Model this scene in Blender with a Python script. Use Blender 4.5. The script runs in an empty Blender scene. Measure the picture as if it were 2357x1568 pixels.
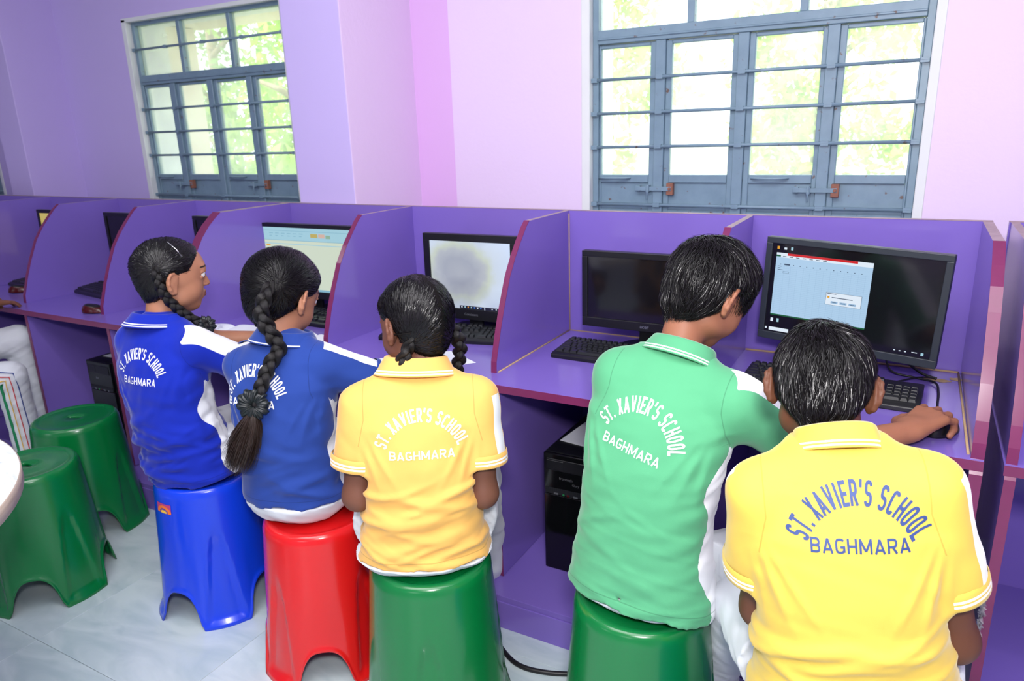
import bpy, bmesh, math, random
import numpy as np
from mathutils import Vector, Matrix
from mathutils.bvhtree import BVHTree
random.seed(7); RNG = np.random.default_rng(7)
S = bpy.context.scene
COL = S.collection
# ------------------------------------------------------------------ camera
def cam_axes(yaw, pitch, roll):
    cy, sy, cp, sp = math.cos(yaw), math.sin(yaw), math.cos(pitch), math.sin(pitch)
    f = np.array([-sy*cp, cy*cp, -sp]); r = np.array([cy, sy, 0.0]); u = np.cross(r, f)
    c, s = math.cos(roll), math.sin(roll)
    return c*r + s*u, -s*r + c*u, f
CAM_POS = np.array([0.017, -2.3283, 1.4545])
CR, CU, CF = cam_axes(0.5107, 0.282, -0.0317)
cd = bpy.data.cameras.new('camera'); cam = bpy.data.objects.new('camera', cd); COL.objects.link(cam)
cd.sensor_width = 36.0; cd.lens = 1671.4/2357*36.0
M4 = Matrix.Identity(4)
for i in range(3):
    M4[i][0] = CR[i]; M4[i][1] = CU[i]; M4[i][2] = -CF[i]; M4[i][3] = CAM_POS[i]
cam.matrix_world = M4
cd.dof.use_dof = True; cd.dof.focus_distance = 1.45; cd.dof.aperture_fstop = 7.0
cd.clip_start = 0.02; cd.clip_end = 200
S.camera = cam
# ------------------------------------------------------------------ world, lights, exposure
S.view_settings.view_transform = 'Standard'; S.view_settings.look = 'None'
S.view_settings.gamma = 1.0; S.view_settings.use_curve_mapping = False
S.view_settings.exposure = 0.0
S.cycles.max_bounces = 8; S.cycles.diffuse_bounces = 3; S.cycles.glossy_bounces = 3
S.cycles.transparent_max_bounces = 12; S.cycles.caustics_reflective = False; S.cycles.caustics_refractive = False
S.cycles.use_adaptive_sampling = True; S.cycles.adaptive_threshold = 0.02
w = bpy.data.worlds.new('world'); S.world = w; w.use_nodes = True
bg = w.node_tree.nodes['Background']; bg.inputs[0].default_value = (0.86, 0.93, 1.0, 1); bg.inputs[1].default_value = 4.4
def lamp(name, kind, loc, target, energy, color=(1, 1, 1), size=None, size_y=None, angle=None):
    d = bpy.data.lights.new(name, kind); o = bpy.data.objects.new(name, d); COL.objects.link(o)
    d.energy = energy; d.color = color; o.location = loc
    o.rotation_euler = (Vector(target) - Vector(loc)).to_track_quat('-Z', 'Y').to_euler()
    if kind == 'AREA':
        d.shape = 'RECTANGLE'; d.size = size; d.size_y = size_y or size
    if angle is not None: d.angle = angle
    return o
lamp('sun', 'SUN', (0, -3, 12), (0.6, 0.9, 9.0), 11.0, (1.0, 0.96, 0.88), angle=0.01)
# the camera's flash gun, its head tipped up at a small diffuser
lamp('flash', 'AREA', (0.10, -2.42, 1.78), (-0.55, -0.6, 0.85), 36, (1.0, 0.97, 0.97), size=0.22, size_y=0.16)
# the flash's bounce off the white ceiling over the camera
lamp('ceiling_bounce', 'AREA', (-0.7, -1.95, 2.95), (-0.8, -1.2, 0.0), 84, (1.0, 0.97, 0.99), size=2.4, size_y=1.8)
# the room's ceiling tube lights
for _x, _y in ((-3.6, -1.7), (-1.2, -1.7), (1.0, -1.7), (-2.4, -3.6), (.2, -3.6)):
    lamp('tube_light', 'AREA', (_x, _y, 2.96), (_x, _y, 0), 7, (0.96, 0.98, 1.0), size=1.2, size_y=0.04)
# ------------------------------------------------------------------ helpers
def tag(o, label=None, cat=None, group=None, kind=None):
    if label: o['label'] = label
    if cat: o['category'] = cat
    if group: o['group'] = group
    if kind: o['kind'] = kind
    return o
def empty(name, loc=(0, 0, 0), rz=0.0, label=None, cat=None, group=None):
    o = bpy.data.objects.new(name, None); COL.objects.link(o); o.location = loc; o.rotation_euler = (0, 0, rz)
    o.empty_display_size = 0.05
    return tag(o, label, cat, group)
def link_mesh(name, me, mats, parent=None, loc=(0, 0, 0)):
    o = bpy.data.objects.new(name, me); COL.objects.link(o); o.location = loc
    if mats is not None:
        for m in (mats if isinstance(mats, (list, tuple)) else [mats]): me.materials.append(m)
    if parent is not None: o.parent = parent
    return o
def mesh_np(name, V, F, mats, parent=None, smooth=True, mi=None, attrs=None):
    """numpy mesh: V (n,3), F (m,k) with equal k"""
    V = np.asarray(V, dtype=np.float32); F = np.asarray(F, dtype=np.int32)
    me = bpy.data.meshes.new(name); n, k = F.shape
    me.vertices.add(len(V)); me.vertices.foreach_set('co', V.ravel())
    me.loops.add(n*k); me.loops.foreach_set('vertex_index', F.ravel())
    me.polygons.add(n); me.polygons.foreach_set('loop_start', np.arange(0, n*k, k, dtype=np.int32))
    me.polygons.foreach_set('loop_total', np.full(n, k, dtype=np.int32))
    me.update(calc_edges=True)
    if smooth: me.polygons.foreach_set('use_smooth', np.ones(n, dtype=bool))
    if mi is not None: me.polygons.foreach_set('material_index', np.asarray(mi, dtype=np.int32))
    for a, val in (attrs or {}).items():
        at = me.attributes.new(a, 'FLOAT', 'POINT'); at.data.foreach_set('value', np.asarray(val, dtype=np.float32))
    me.validate()
    return link_mesh(name, me, mats, parent)
class MB:
    """collects boxes, tubes and prisms and links them as one mesh"""
    def __init__(s): s.b = bmesh.new()
    def box(s, x0, x1, y0, y1, z0, z1, mi=0, M=None):
        c = [Vector((x, y, z)) for z in (z0, z1) for y in (y0, y1) for x in (x0, x1)]
        if M: c = [M @ v for v in c]
        v = [s.b.verts.new(p) for p in c]
        for f in ((0, 2, 3, 1), (4, 5, 7, 6), (0, 1, 5, 4), (2, 6, 7, 3), (0, 4, 6, 2), (1, 3, 7, 5)):
            fc = s.b.faces.new([v[i] for i in f]); fc.material_index = mi
        return s
    def prism(s, pts, axis, a, b_, mi=0):
        """polygon pts in the plane normal to axis (0 x, 1 y, 2 z) extruded from a to b_"""
        def mk(p, t):
            q = list(p); q.insert(axis, t); return s.b.verts.new(q)
        A = [mk(p, a) for p in pts]; B = [mk(p, b_) for p in pts]; n = len(pts)
        f1 = s.b.faces.new(A); f2 = s.b.faces.new(B[::-1]); f1.material_index = f2.material_index = mi
        for i in range(n):
            f = s.b.faces.new([A[i], B[i], B[(i+1) % n], A[(i+1) % n]]); f.material_index = mi
        return s
    def tube(s, pts, r, seg=8, mi=0, caps=True, flat=1.0):
        pts = [Vector(p) for p in pts]; n = len(pts); rs = r if isinstance(r, (list, tuple)) else [r]*n
        rings = []; up = None
        for i, p in enumerate(pts):
            d = (pts[min(i+1, n-1)] - pts[max(i-1, 0)]).normalized()
            if up is None: up = Vector((0, 0, 1)) if abs(d.z) < .9 else Vector((1, 0, 0))
            a = d.cross(up)
            if a.length < 1e-6: a = d.orthogonal()
            a.normalize(); b2 = a.cross(d).normalized(); up = b2
            rings.append([s.b.verts.new(p + (a*math.cos(t) + b2*math.sin(t)*flat)*rs[i]) for t in [2*math.pi*k/seg for k in range(seg)]])
        for i in range(n-1):
            for k in range(seg):
                f = s.b.faces.new([rings[i][k], rings[i][(k+1) % seg], rings[i+1][(k+1) % seg], rings[i+1][k]]); f.material_index = mi; f.smooth = True
        if caps:
            s.b.faces.new(rings[0][::-1]).material_index = mi; s.b.faces.new(rings[-1]).material_index = mi
        return s
    def lathe(s, prof, seg=32, c=(0, 0, 0), mi=0):
        rings = []
        for r, z in prof:
            rings.append([s.b.verts.new((c[0]+r*math.cos(t), c[1]+r*math.sin(t), c[2]+z)) for t in [2*math.pi*k/seg for k in range(seg)]] if r > 1e-6 else [s.b.verts.new((c[0], c[1], c[2]+z))])
        for A, B in zip(rings, rings[1:]):
            for k in range(seg):
                k2 = (k+1) % seg
                q = [A[k % len(A)], A[k2 % len(A)], B[k2 % len(B)], B[k % len(B)]]
                u = []
                for v in q:
                    if v not in u: u.append(v)
                if len(u) > 2:
                    f = s.b.faces.new(u); f.material_index = mi; f.smooth = True
        return s
    def mesh(s, name, bevel=0.0, seg=2, smooth=False):
        bmesh.ops.recalc_face_normals(s.b, faces=s.b.faces)
        if bevel:
            ed = [e for e in s.b.edges if len(e.link_faces) == 2 and e.calc_face_angle(0) > 0.5]
            bmesh.ops.bevel(s.b, geom=ed, offset=bevel, segments=seg, affect='EDGES', profile=0.5, clamp_overlap=True)
        if smooth:
            for f in s.b.faces: f.smooth = True
        me = bpy.data.meshes.new(name); s.b.to_mesh(me); s.b.free(); return me
    def build(s, name, mats, parent=None, bevel=0.0, seg=2, smooth=False, loc=(0, 0, 0)):
        return link_mesh(name, s.mesh(name, bevel, seg, smooth), mats, parent, loc)
def copy_tree(o, parent=None):
    c = o.copy(); COL.objects.link(c)
    if parent is not None: c.parent = parent
    for ch in [x for x in o.children]: copy_tree(ch, c)
    return c
def srgb(r, g, b):
    f = lambda c: (c/255/12.92) if c/255 <= 0.04045 else ((c/255+0.055)/1.055)**2.4
    return (f(r), f(g), f(b), 1.0)
# ------------------------------------------------------------------ materials
class NT:
    def __init__(s, name):
        s.m = bpy.data.materials.new(name); s.m.use_nodes = True; s.t = s.m.node_tree; s.N = s.t.nodes; s.L = s.t.links
        s.p = s.N['Principled BSDF']
    def n(s, typ, **kw):
        nd = s.N.new(typ)
        for k, v in kw.items():
            if k.startswith('i_'):
                key = k[2:]; key = int(key) if key.isdigit() else key.replace('_', ' ')
                nd.inputs[key].default_value = v
            else: setattr(nd, k, v)
        return nd
    def l(s, a, b): s.L.new(a, b)
    def math(s, op, a, b=None, c=None):
        nd = s.N.new('ShaderNodeMath'); nd.operation = op
        for i, x in enumerate((a, b, c)):
            if x is None: continue
            if isinstance(x, (int, float)): nd.inputs[i].default_value = x
            else: s.l(x, nd.inputs[i])
        return nd.outputs[0]
    def mix(s, fac, a, b):
        nd = s.N.new('ShaderNodeMix'); nd.data_type = 'RGBA'
        if isinstance(fac, (int, float)): nd.inputs[0].default_value = fac
        else: s.l(fac, nd.inputs[0])
        for x, i in ((a, 6), (b, 7)):
            if isinstance(x, (tuple, list)): nd.inputs[i].default_value = x
            else: s.l(x, nd.inputs[i])
        return nd.outputs[2]
    def attr(s, name): return s.n('ShaderNodeAttribute', attribute_name=name).outputs['Fac']
    def coord(s, scale=(1, 1, 1)):
        tc = s.n('ShaderNodeTexCoord'); mp = s.n('ShaderNodeMapping'); mp.inputs['Scale'].default_value = scale
        s.l(tc.outputs['Object'], mp.inputs[0]); return mp.outputs[0]
    def noise(s, scale, detail=3.0, co=None, rough=0.55):
        nd = s.n('ShaderNodeTexNoise'); nd.inputs['Scale'].default_value = scale; nd.inputs['Detail'].default_value = detail
        nd.inputs['Roughness'].default_value = rough
        s.l(co if co is not None else s.coord(), nd.inputs['Vector']); return nd.outputs['Fac']
    def bump(s, h, strength=0.2, dist=0.002):
        nd = s.n('ShaderNodeBump'); nd.inputs['Strength'].default_value = strength; nd.inputs['Distance'].default_value = dist
        s.l(h, nd.inputs['Height']); s.l(nd.outputs[0], s.p.inputs['Normal'])
def mat(name, col, rough=0.5, metal=0.0, spec=0.5, coat=0.0, vary=0.0, vscale=8.0, bump=0.0, bscale=60.0, bdist=0.002, alpha=None):
    t = NT(name); p = t.p
    p.inputs['Roughness'].default_value = rough; p.inputs['Metallic'].default_value = metal
    p.inputs['Specular IOR Level'].default_value = spec; p.inputs['Coat Weight'].default_value = coat; p.inputs['Coat Roughness'].default_value = 0.08
    c2 = tuple(max(0, c*(1-vary)) for c in col[:3]) + (1,); c1 = tuple(min(1, c*(1+vary*.5)) for c in col[:3]) + (1,)
    nz = t.noise(vscale, 4.0)
    t.l(t.mix(nz, c2, c1), p.inputs['Base Color'])
    if bump: t.bump(t.noise(bscale, 3.0), bump, bdist)
    return t.m
MT = {}
MT['purple'] = mat('purple_laminate', srgb(126, 104, 192), 0.14, vary=.10, vscale=3.0, bump=.03, bscale=25)
MT['maroon'] = mat('maroon_edge', srgb(118, 44, 88), 0.22, vary=.15, vscale=20)
MT['raw_edge'] = mat('worn_edge', srgb(165, 140, 150), 0.55, vary=.4, vscale=40)
MT['pink'] = mat('pink_paint', srgb(236, 214, 246), 0.55, vary=.03, vscale=1.2, bump=.25, bscale=45, bdist=.004)
MT['pinker'] = mat('pinker_paint', srgb(230, 186, 240), 0.55, vary=.03, vscale=1.2, bump=.15, bscale=30, bdist=.003)  # more saturated pink for the narrow wall strip beside the pillar
MT['lilac'] = mat('lilac_paint', srgb(206, 188, 244), 0.55, vary=.04, vscale=1.2, bump=.15, bscale=30, bdist=.003)
MT['white_paint'] = mat('white_paint', srgb(232, 236, 236), 0.6, vary=.08, vscale=6, bump=.2, bscale=30)
MT['ceiling'] = mat('ceiling_paint', srgb(232, 232, 236), 0.7, vary=.03)
MT['black'] = mat('black_plastic', srgb(18, 19, 23), 0.32, vary=.1)
MT['black_gloss'] = mat('black_gloss', srgb(10, 10, 13), 0.08, vary=.1)
MT['key'] = mat('key_plastic', srgb(26, 28, 32), 0.35, vary=.1, vscale=60)
MT['grey_bezel'] = mat('grey_bezel', srgb(44, 50, 58), 0.38, vary=.08)
MT['wood_raw'] = mat('raw_wood', srgb(190, 160, 120), 0.8, vary=.25, vscale=60)
MT['paper'] = mat('paper', srgb(236, 240, 246), 0.7, vary=.03)
MT['cable'] = mat('cable_rubber', srgb(20, 20, 23), 0.45)
MT['steel'] = mat('steel', srgb(150, 155, 160), 0.3, metal=.8)
MT['dark_red'] = mat('dark_red', srgb(72, 14, 18), 0.22)
def window_metal():
    t = NT('blue_grey_metal'); t.p.inputs['Roughness'].default_value = 0.38
    nz = t.noise(14, 5); nr = t.noise(38, 5)
    base = t.mix(nz, srgb(106, 132, 150), srgb(136, 162, 180))
    rust = t.n('ShaderNodeValToRGB'); rust.color_ramp.elements[0].position = .66; rust.color_ramp.elements[1].position = .72
    t.l(nr, rust.inputs[0]); t.l(t.mix(rust.outputs[0], base, srgb(104, 84, 76)), t.p.inputs['Base Color'])
    t.bump(nr, .3, .002); return t.m
MT['win'] = window_metal()
MT['rust'] = mat('rusty_iron', srgb(150, 100, 82), 0.7, vary=.4, vscale=80)
def glass_mat():
    t = NT('hazy_window_glass'); t.N.remove(t.p)
    tr = t.n('ShaderNodeBsdfTransparent'); tr.inputs[0].default_value = (.96, .98, .97, 1)
    gl = t.n('ShaderNodeBsdfGlossy'); gl.inputs['Roughness'].default_value = .08
    df = t.n('ShaderNodeBsdfTranslucent'); df.inputs[0].default_value = (.95, 1, .93, 1)
    lw = t.n('ShaderNodeLayerWeight'); lw.inputs[0].default_value = .25
    nz = t.noise(6, 3)
    m0 = t.n('ShaderNodeMixShader'); t.l(t.math('MULTIPLY', nz, .36), m0.inputs[0]); t.l(tr.outputs[0], m0.inputs[1]); t.l(df.outputs[0], m0.inputs[2])
    m1 = t.n('ShaderNodeMixShader'); t.l(t.math('MULTIPLY', lw.outputs[0], .5), m1.inputs[0]); t.l(m0.outputs[0], m1.inputs[1]); t.l(gl.outputs[0], m1.inputs[2])
    t.l(m1.outputs[0], t.N['Material Output'].inputs[0]); return t.m
MT['glass'] = glass_mat()
def floor_mat():
    t = NT('polished_floor_tile'); t.p.inputs['Roughness'].default_value = .16
    oi = t.n('ShaderNodeObjectInfo')
    co = t.n('ShaderNodeVectorMath', operation='ADD'); t.l(t.coord((1, 2.2, 1)), co.inputs[0])
    sc = t.n('ShaderNodeVectorMath', operation='SCALE'); t.l(oi.outputs['Location'], sc.inputs[0]); sc.inputs[3].default_value = 1.7; t.l(sc.outputs[0], co.inputs[1])
    nz = t.n('ShaderNodeTexNoise'); nz.inputs['Scale'].default_value = 3.2; nz.inputs['Detail'].default_value = 8; nz.inputs['Distortion'].default_value = 1.6
    t.l(co.outputs[0], nz.inputs['Vector'])
    r = t.n('ShaderNodeValToRGB'); e = r.color_ramp.elements; e[0].position = .35; e[0].color = srgb(178, 196, 202); e[1].position = .62; e[1].color = srgb(200, 214, 218)
    t.l(nz.outputs['Fac'], r.inputs[0]); t.l(r.outputs[0], t.p.inputs['Base Color']); return t.m
MT['floor'] = floor_mat()
MT['grout'] = mat('floor_grout', srgb(172, 178, 182), .8)
# ------------------------------------------------------------------ room shell
X0, X1, Y0, Y1, ZC = -7.0, 2.2, -5.6, 0.47, 3.05
def struct(name, mb, m, bevel=0.0, label=None, parent=None):
    o = mb.build(name, m, parent, bevel)
    if parent is None: tag(o, label, None, None, 'structure')
    return o
fl = struct('floor', MB().box(X0, X1, Y0, 1.0, -.12, -.004), MT['grout'])
tile_me = MB().box(-.2994, .2994, -.2994, .2994, -.006, 0).mesh('floor_tile', bevel=.0008, seg=1); tile_me.materials.append(MT['floor'])
ty = Y0+.3
while ty < .75:
    tx = X0+.3
    while tx < X1+.1:
        o = bpy.data.objects.new('floor_tile', tile_me); COL.objects.link(o); o.parent = fl; o.location = (tx, ty, 0)
        tx += .6
    ty += .6
struct('ceiling', MB().box(X0-.2, X1+.2, Y0-.2, 1.0, ZC, ZC+.12), MT['ceiling'])
W0, WW, ZB, ZT = -1.168, 1.175, 1.08, 2.095      # window 2's left edge, width, sill and head height
WX = [W0-5.56, W0-2.78, W0]                       # left edges of the three windows of this wall
def wall_rect(mb, x0, x1, y0, y1, holes, mi=0):
    """wall from x0 to x1 with window holes"""
    x = x0
    for h in holes:
        mb.box(x, h, y0, y1, 0, ZC, mi); mb.box(h, h+WW, y0, y1, 0, ZB, mi); mb.box(h, h+WW, y0, y1, ZT, ZC, mi); x = h+WW
    mb.box(x, x1, y0, y1, 0, ZC, mi)
wl = MB(); wall_rect(wl, X0, -2.33, .47, .72, [WX[0], WX[1]])
wl.box(-2.02, -1.812, .488, .72, 0, ZC, 2); wall_rect(wl, -1.812, X1, .47, .72, [WX[2]], 1)
struct('wall_back', wl, [MT['lilac'], MT['pink'], MT['pinker']])
def pillar(name, x0, x1, y0):
    b = MB(); b.box(x0, x1, y0, .72, 0, ZC)
    o = b.build(name, [MT['lilac'], MT['pink']], None, .004, 2)
    for f in o.data.polygons:
        if f.normal.x > .5 and name == 'trim_1': f.material_index = 1
    tag(o, None, None, None, 'structure')
pillar('trim_1', -2.33, -2.02, .024); pillar('trim_2', -4.83, -4.60, .15); pillar('trim_3', -7.0, -6.9, .15)
struct('wall_left', MB().box(X0-.2, X0, Y0, .72, 0, ZC), MT['lilac'])
struct('wall_right', MB().box(X1, X1+.2, Y0, .72, 0, ZC), MT['pink'])
# wall behind the camera with two window openings that let the daylight in
bw = MB(); xs = [-4.6, -1.2]; x = X0
for a in xs:
    a0 = a-.0
    bw.box(x, a0, Y0-.2, Y0, 0, ZC); bw.box(a0, a0+1.2, Y0-.2, Y0, 0, 1.45); bw.box(a0, a0+1.2, Y0-.2, Y0, 2.2, ZC); x = a0+1.2
bw.box(x, X1, Y0-.2, Y0, 0, ZC); struct('wall_front', bw, MT['pink'])
# ------------------------------------------------------------------ windows
def make_window(idx, x0):
    root = empty('window_%d' % idx, (x0, 0, 0)); root['kind'] = 'structure'
    YF0, YF1 = .50, .545
    # white plaster reveal and painted border
    b = MB(); t_, yb = .031, .466
    b.box(-t_, .004, yb, .72, ZB-.02, ZT+.012); b.box(WW-.004, WW+.026, yb, .72, ZB-.02, ZT+.012); b.box(-t_, WW+.026, yb, .72, ZT-.003, ZT+.018); b.box(-t_, WW+.026, yb+.01, .72, ZB-.06, ZB+.003)
    b.build('plaster_reveal', MT['white_paint'], root, .002, 1)
    f = MB(); e = .028
    f.box(.004, e, YF0, YF1, ZB, ZT); f.box(WW-e, WW-.004, YF0, YF1, ZB, ZT)
    f.box(e, WW-e, YF0, YF1, ZT-.022, ZT); f.box(e, WW-e, YF0, YF1, ZB, ZB+.03)
    f.box(e, WW-e, YF0-.008, YF1, 1.762, 1.812); f.box(e, WW-e, YF0-.014, YF1-.02, 1.776, 1.784)
    for m in (.387, .775): f.box(m-.013, m+.013, YF0+.002, YF1-.004, 1.812, ZT-.022)
    for m in (.279, .582, .877): f.box(m-.019, m+.019, YF0-.004, YF1-.006, ZB+.03, 1.762)
    f.build('frame', MT['win'], root, .002, 1)
    for a, b_ in ((e, .374), (.400, .762), (.788, WW-e)):
        MB().box(a, b_, .522, .526, 1.812, ZT-.022).build('pane', MT['glass'], root)
    cols = [(.028, .260), (.298, .563), (.601, .858), (.896, WW-e)]
    gl = [(.022, .237), (.320, .543), (.622, .842), (.918, 1.139)]
    for (a, b_), (g0, g1) in zip(cols, gl):
        s = MB(); z0, z1 = ZB+.032, 1.760; y0, y1 = .508, .534; g0 = max(g0, a+.008)
        s.box(a, g0, y0, y1, z0, z1); s.box(g1, b_, y0, y1, z0, z1); s.box(g0, g1, y0, y1, 1.746, z1); s.box(g0, g1, y0-.003, y1, 1.238, 1.268); s.box(g0, g1, y0, y1, z0, z0+.02)
        sash = s.build('casement', MT['win'], root, .002, 1)
        MB().box(g0, g1, .516, .521, z0+.02, 1.238).build('metal_panel', MT['win'], sash)
        MB().box(g0, g1, .519, .523, 1.268, 1.746).build('pane', MT['glass'], sash)
    for hx in (.022, .622):      # curved pull handles on the first and third casement
        h = MB(); pts = [(hx+.014+.125*t, .502-.022*math.sin(math.pi*t)**.6, 1.256) for t in np.linspace(0, 1, 11)]
        h.tube([(hx+.014, .512, 1.256)]+pts+[(hx+.139, .512, 1.256)], .0065, 8, flat=.55); h.build('handle', MT['win'], root)
    for lx in (.192, .785):      # flat latch bars with a drop pin
        h = MB(); h.box(lx, lx+.145, .484, .490, 1.208, 1.224); h.box(lx, lx+.018, .488, .506, 1.205, 1.227)
        h.tube([(lx+.052, .478, 1.232), (lx+.052, .478, 1.176)], .0035, 8)
        h.box(lx+.046, lx+.058, .478, .506, 1.202, 1.230)
        la = h.build('latch', MT['win'], root, .0008, 1)
        r = MB(); r.box(lx+.126, lx+.152, .486, .507, 1.192, 1.238); r.tube([(lx+.139, .478, 1.216), (lx+.139, .49, 1.216)], .006, 10)
        r.build('bracket', MT['rust'], la, .001, 1)
    for zb in (1.153, 1.377, 1.505, 1.631, 1.949):
        g = MB(); g.tube([(-.004, .489, zb), (WW+.004, .489, zb+(.0 if zb < 1.9 else 0))], .0062, 8)
        for m in (.015, .279, .582, .877, WW-.02): g.box(m-.013, m+.013, .483, .497, zb-.008, zb+.008)
        g.build('security_bar', MT['win'], root)
    return root
for i, wx in enumerate(WX): make_window(i+1, wx)
# ------------------------------------------------------------------ computer desks (carrels)
PROF_MID = [(-.30, 1.18), (-.322, 1.163), (-.358, 1.125), (-.395, 1.083), (-.434, 1.028), (-.474, .945), (-.503, .875), (-.522, .82), (-.534, .785), (-.537, .75)]
PROF_END = [(-.37, 1.18), (-.395, 1.163), (-.43, 1.135), (-.468, 1.095), (-.502, 1.045), (-.538, .98), (-.572, .905), (-.60, .83), (-.614, .785), (-.617, .75)]
DT = .75; DF = -.6307; TH = .018
def edge_strip(prof, x0, x1, name, parent):
    b = bmesh.new(); n = len(prof); t = .0016
    V = []
    for i, (y, z) in enumerate(prof):
        a = prof[max(i-1, 0)]; c = prof[min(i+1, n-1)]; d = Vector((c[0]-a[0], c[1]-a[1])).normalized(); nn = Vector((d.y, -d.x))*t
        if nn.x > 0: nn = -nn
        V.append([b.verts.new((x, y+o.x, z+o.y)) for x in (x0, x1) for o in (Vector((0, 0)), nn)])
    for A, B in zip(V, V[1:]):
        for q in ((0, 1), (1, 3), (3, 2), (2, 0)): b.faces.new([A[q[0]], A[q[1]], B[q[1]], B[q[0]]])
    b.faces.new([V[0][0], V[0][2], V[0][3], V[0][1]]); b.faces.new([V[-1][1], V[-1][3], V[-1][2], V[-1][0]])
    bmesh.ops.recalc_face_normals(b, faces=b.faces)
    me = bpy.data.meshes.new(name); b.to_mesh(me); b.free()
    return link_mesh(name, me, MT['maroon'], parent)
def partition(x, prof, th, root, zbot=DT+.0005):
    pts = [(-.0, 1.18)] + prof + [(0, zbot)]
    if zbot < .7: pts = [(0, 1.18)] + prof + [(prof[-1][0], DT-.03), (-.628, DT-.03), (-.632, zbot), (0, zbot)]
    b = MB(); b.prism(pts, 0, x-th/2, x+th/2)
    for f in b.b.faces:
        f.normal_update()
        if abs(f.normal.z) > .95 and f.calc_center_median().z > 1.1: f.material_index = 1
    o = b.build('partition', [MT['purple'], MT['raw_edge']], root)
    pr = list(prof)
    if zbot < .7: pr = pr + [(-.632, DT-.03), (-.634, zbot)]
    edge_strip(pr, x-th/2-.0004, x+th/2+.0004, 'edge_band', o)
    return o
def make_desk(label, x0, x1, parts_x, lower_x, endl, endr, holes=()):
    root = empty('computer_desk', (0, 0, 0), 0, label, 'desk', 'purple laminate computer desks along the window wall')
    MB().box(x0, x1, .0, .018, .10, 1.18).build('back_panel', [MT['purple']], root, .001, 1)
    b = MB(); b.box(x0, x1, -.0005, .0185, 1.18, 1.1815); b.build('panel_top_edge', MT['raw_edge'], root)
    wt = MB().box(x0, x1, DF+.0016, -.0005, DT-.022, DT).build('worktop', MT['purple'], root, .001, 1)
    MB().box(x0, x1, DF, DF+.0016, DT-.0225, DT+.0003).build('edge_band', MT['maroon'], wt)
    for px, pr, th in parts_x: partition(px, pr, th, root)
    if endl is not None: partition(endl, PROF_END, .02, root, 0.0)
    if endr is not None: partition(endr, PROF_END, .024, root, 0.0)
    for lx in lower_x:
        p = MB().box(lx-.009, lx+.009, -.622, -.001, .112, DT-.023).build('lower_panel', MT['purple'], root, .0008, 1)
        MB().box(lx-.0094, lx+.0094, -.6238, -.622, .112, DT-.023).build('edge_band', MT['maroon'], p)
    MB().box(x0, x1, -.712, -.001, .092, .110).build('bottom_shelf', MT['purple'], root, .0008, 1)
    MB().box(x0, x1, -.716, -.698, 0, .0915).build('plinth', MT['purple'], root, .0008, 1)
    return root, wt
XA, XE = -2.389, .187
d1, top1 = make_desk('long purple computer desk with curved partitions where the green and yellow shirted pupils sit', XA+.0005, XE+.012, [(-1.7244, PROF_MID, TH), (-1.0527, PROF_MID, TH), (-.431, PROF_MID, TH)], [-1.70, -1.005, -.40], XA+.0105, XE)
d2, top2 = make_desk('purple computer desk run past the joint behind the two girls in blue shirts', -6.6, XA-.0005, [(-2.9895, PROF_MID, TH), (-3.5794, PROF_MID, TH), (-4.174, PROF_MID, TH), (-4.77, PROF_MID, TH), (-5.4, PROF_MID, TH), (-6.0, PROF_MID, TH)], [-2.83, -3.43, -4.03, -4.63], XA-.0105, None)
d3, top3 = make_desk('narrow slice of a third purple desk beyond the gap next to the yellow shirted boy', .235, 1.9, [(.85, PROF_MID, TH), (1.45, PROF_MID, TH)], [.85], .248, None)
# cable holes cut through to the raw board, with a ragged rim
for k, (hx, hy, sx) in enumerate(((.118, -.096, .034), (.162, -.070, .016))):
    b = bmesh.new(); vs = [b.verts.new((hx+sx*math.cos(t)*(1+.12*math.sin(3*t+k)), hy+.014*math.sin(t)*(1+.2*math.cos(5*t)), DT+.0008)) for t in np.linspace(0, 2*math.pi, 24)[:-1]]
    b.faces.new(vs); me = bpy.data.meshes.new('cable_hole'); b.to_mesh(me); b.free(); link_mesh('cable_hole', me, MT['wood_raw'], top1)
# worn sealant lines where the panels meet
b = MB(); b.tube([(-.42, -.006, DT+.002), (.0, -.005, DT+.003), (.172, -.006, DT+.002)], .0035, 6); b.tube([(.170, -.01, DT+.002), (.171, -.3, DT+.002), (.171, -.6, DT+.002)], .003, 6)
b.tube([(-1.042, -.01, DT+.001), (-1.042, -.53, DT+.001)], .0025, 6); b.tube([(-1.04, -.006, DT+.001), (-.44, -.006, DT+.001)], .0025, 6); b.tube([(-1.043, -.003, DT), (-1.043, -.003, 1.17)], .002, 6)
b.build('sealant_line', MT['wood_raw'], top1)
# ------------------------------------------------------------------ computers
def screen_mat(name, col, strength, rough=.12):
    t = NT(name); t.p.inputs['Base Color'].default_value = (.01, .01, .012, 1); t.p.inputs['Roughness'].default_value = rough
    t.p.inputs['Emission Color'].default_value = col; t.p.inputs['Emission Strength'].default_value = strength; return t.m
MT['screen_off'] = mat('dark_screen_glass', (.006, .006, .008, 1), .1, spec=.6)
MT['scr_sheet'] = screen_mat('screen_sheet_blue', srgb(172, 204, 232), 1.0)
MT['scr_grid'] = screen_mat('screen_grid', srgb(146, 180, 212), 1.0)
MT['scr_red'] = screen_mat('screen_red', srgb(205, 24, 26), 1.0)
MT['scr_green'] = screen_mat('screen_green', srgb(18, 92, 52), 1.0)
MT['scr_dark'] = screen_mat('screen_dark_text', srgb(64, 82, 104), 1.0)
MT['scr_white'] = screen_mat('screen_white', srgb(222, 234, 246), 1.0)
MT['scr_orange'] = screen_mat('screen_orange', srgb(226, 160, 40), 1.0)
MT['scr_blue'] = screen_mat('screen_blue', srgb(60, 120, 210), 1.0)
MT['scr_cream'] = screen_mat('screen_cream', srgb(204, 216, 196), 1.0)
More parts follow.
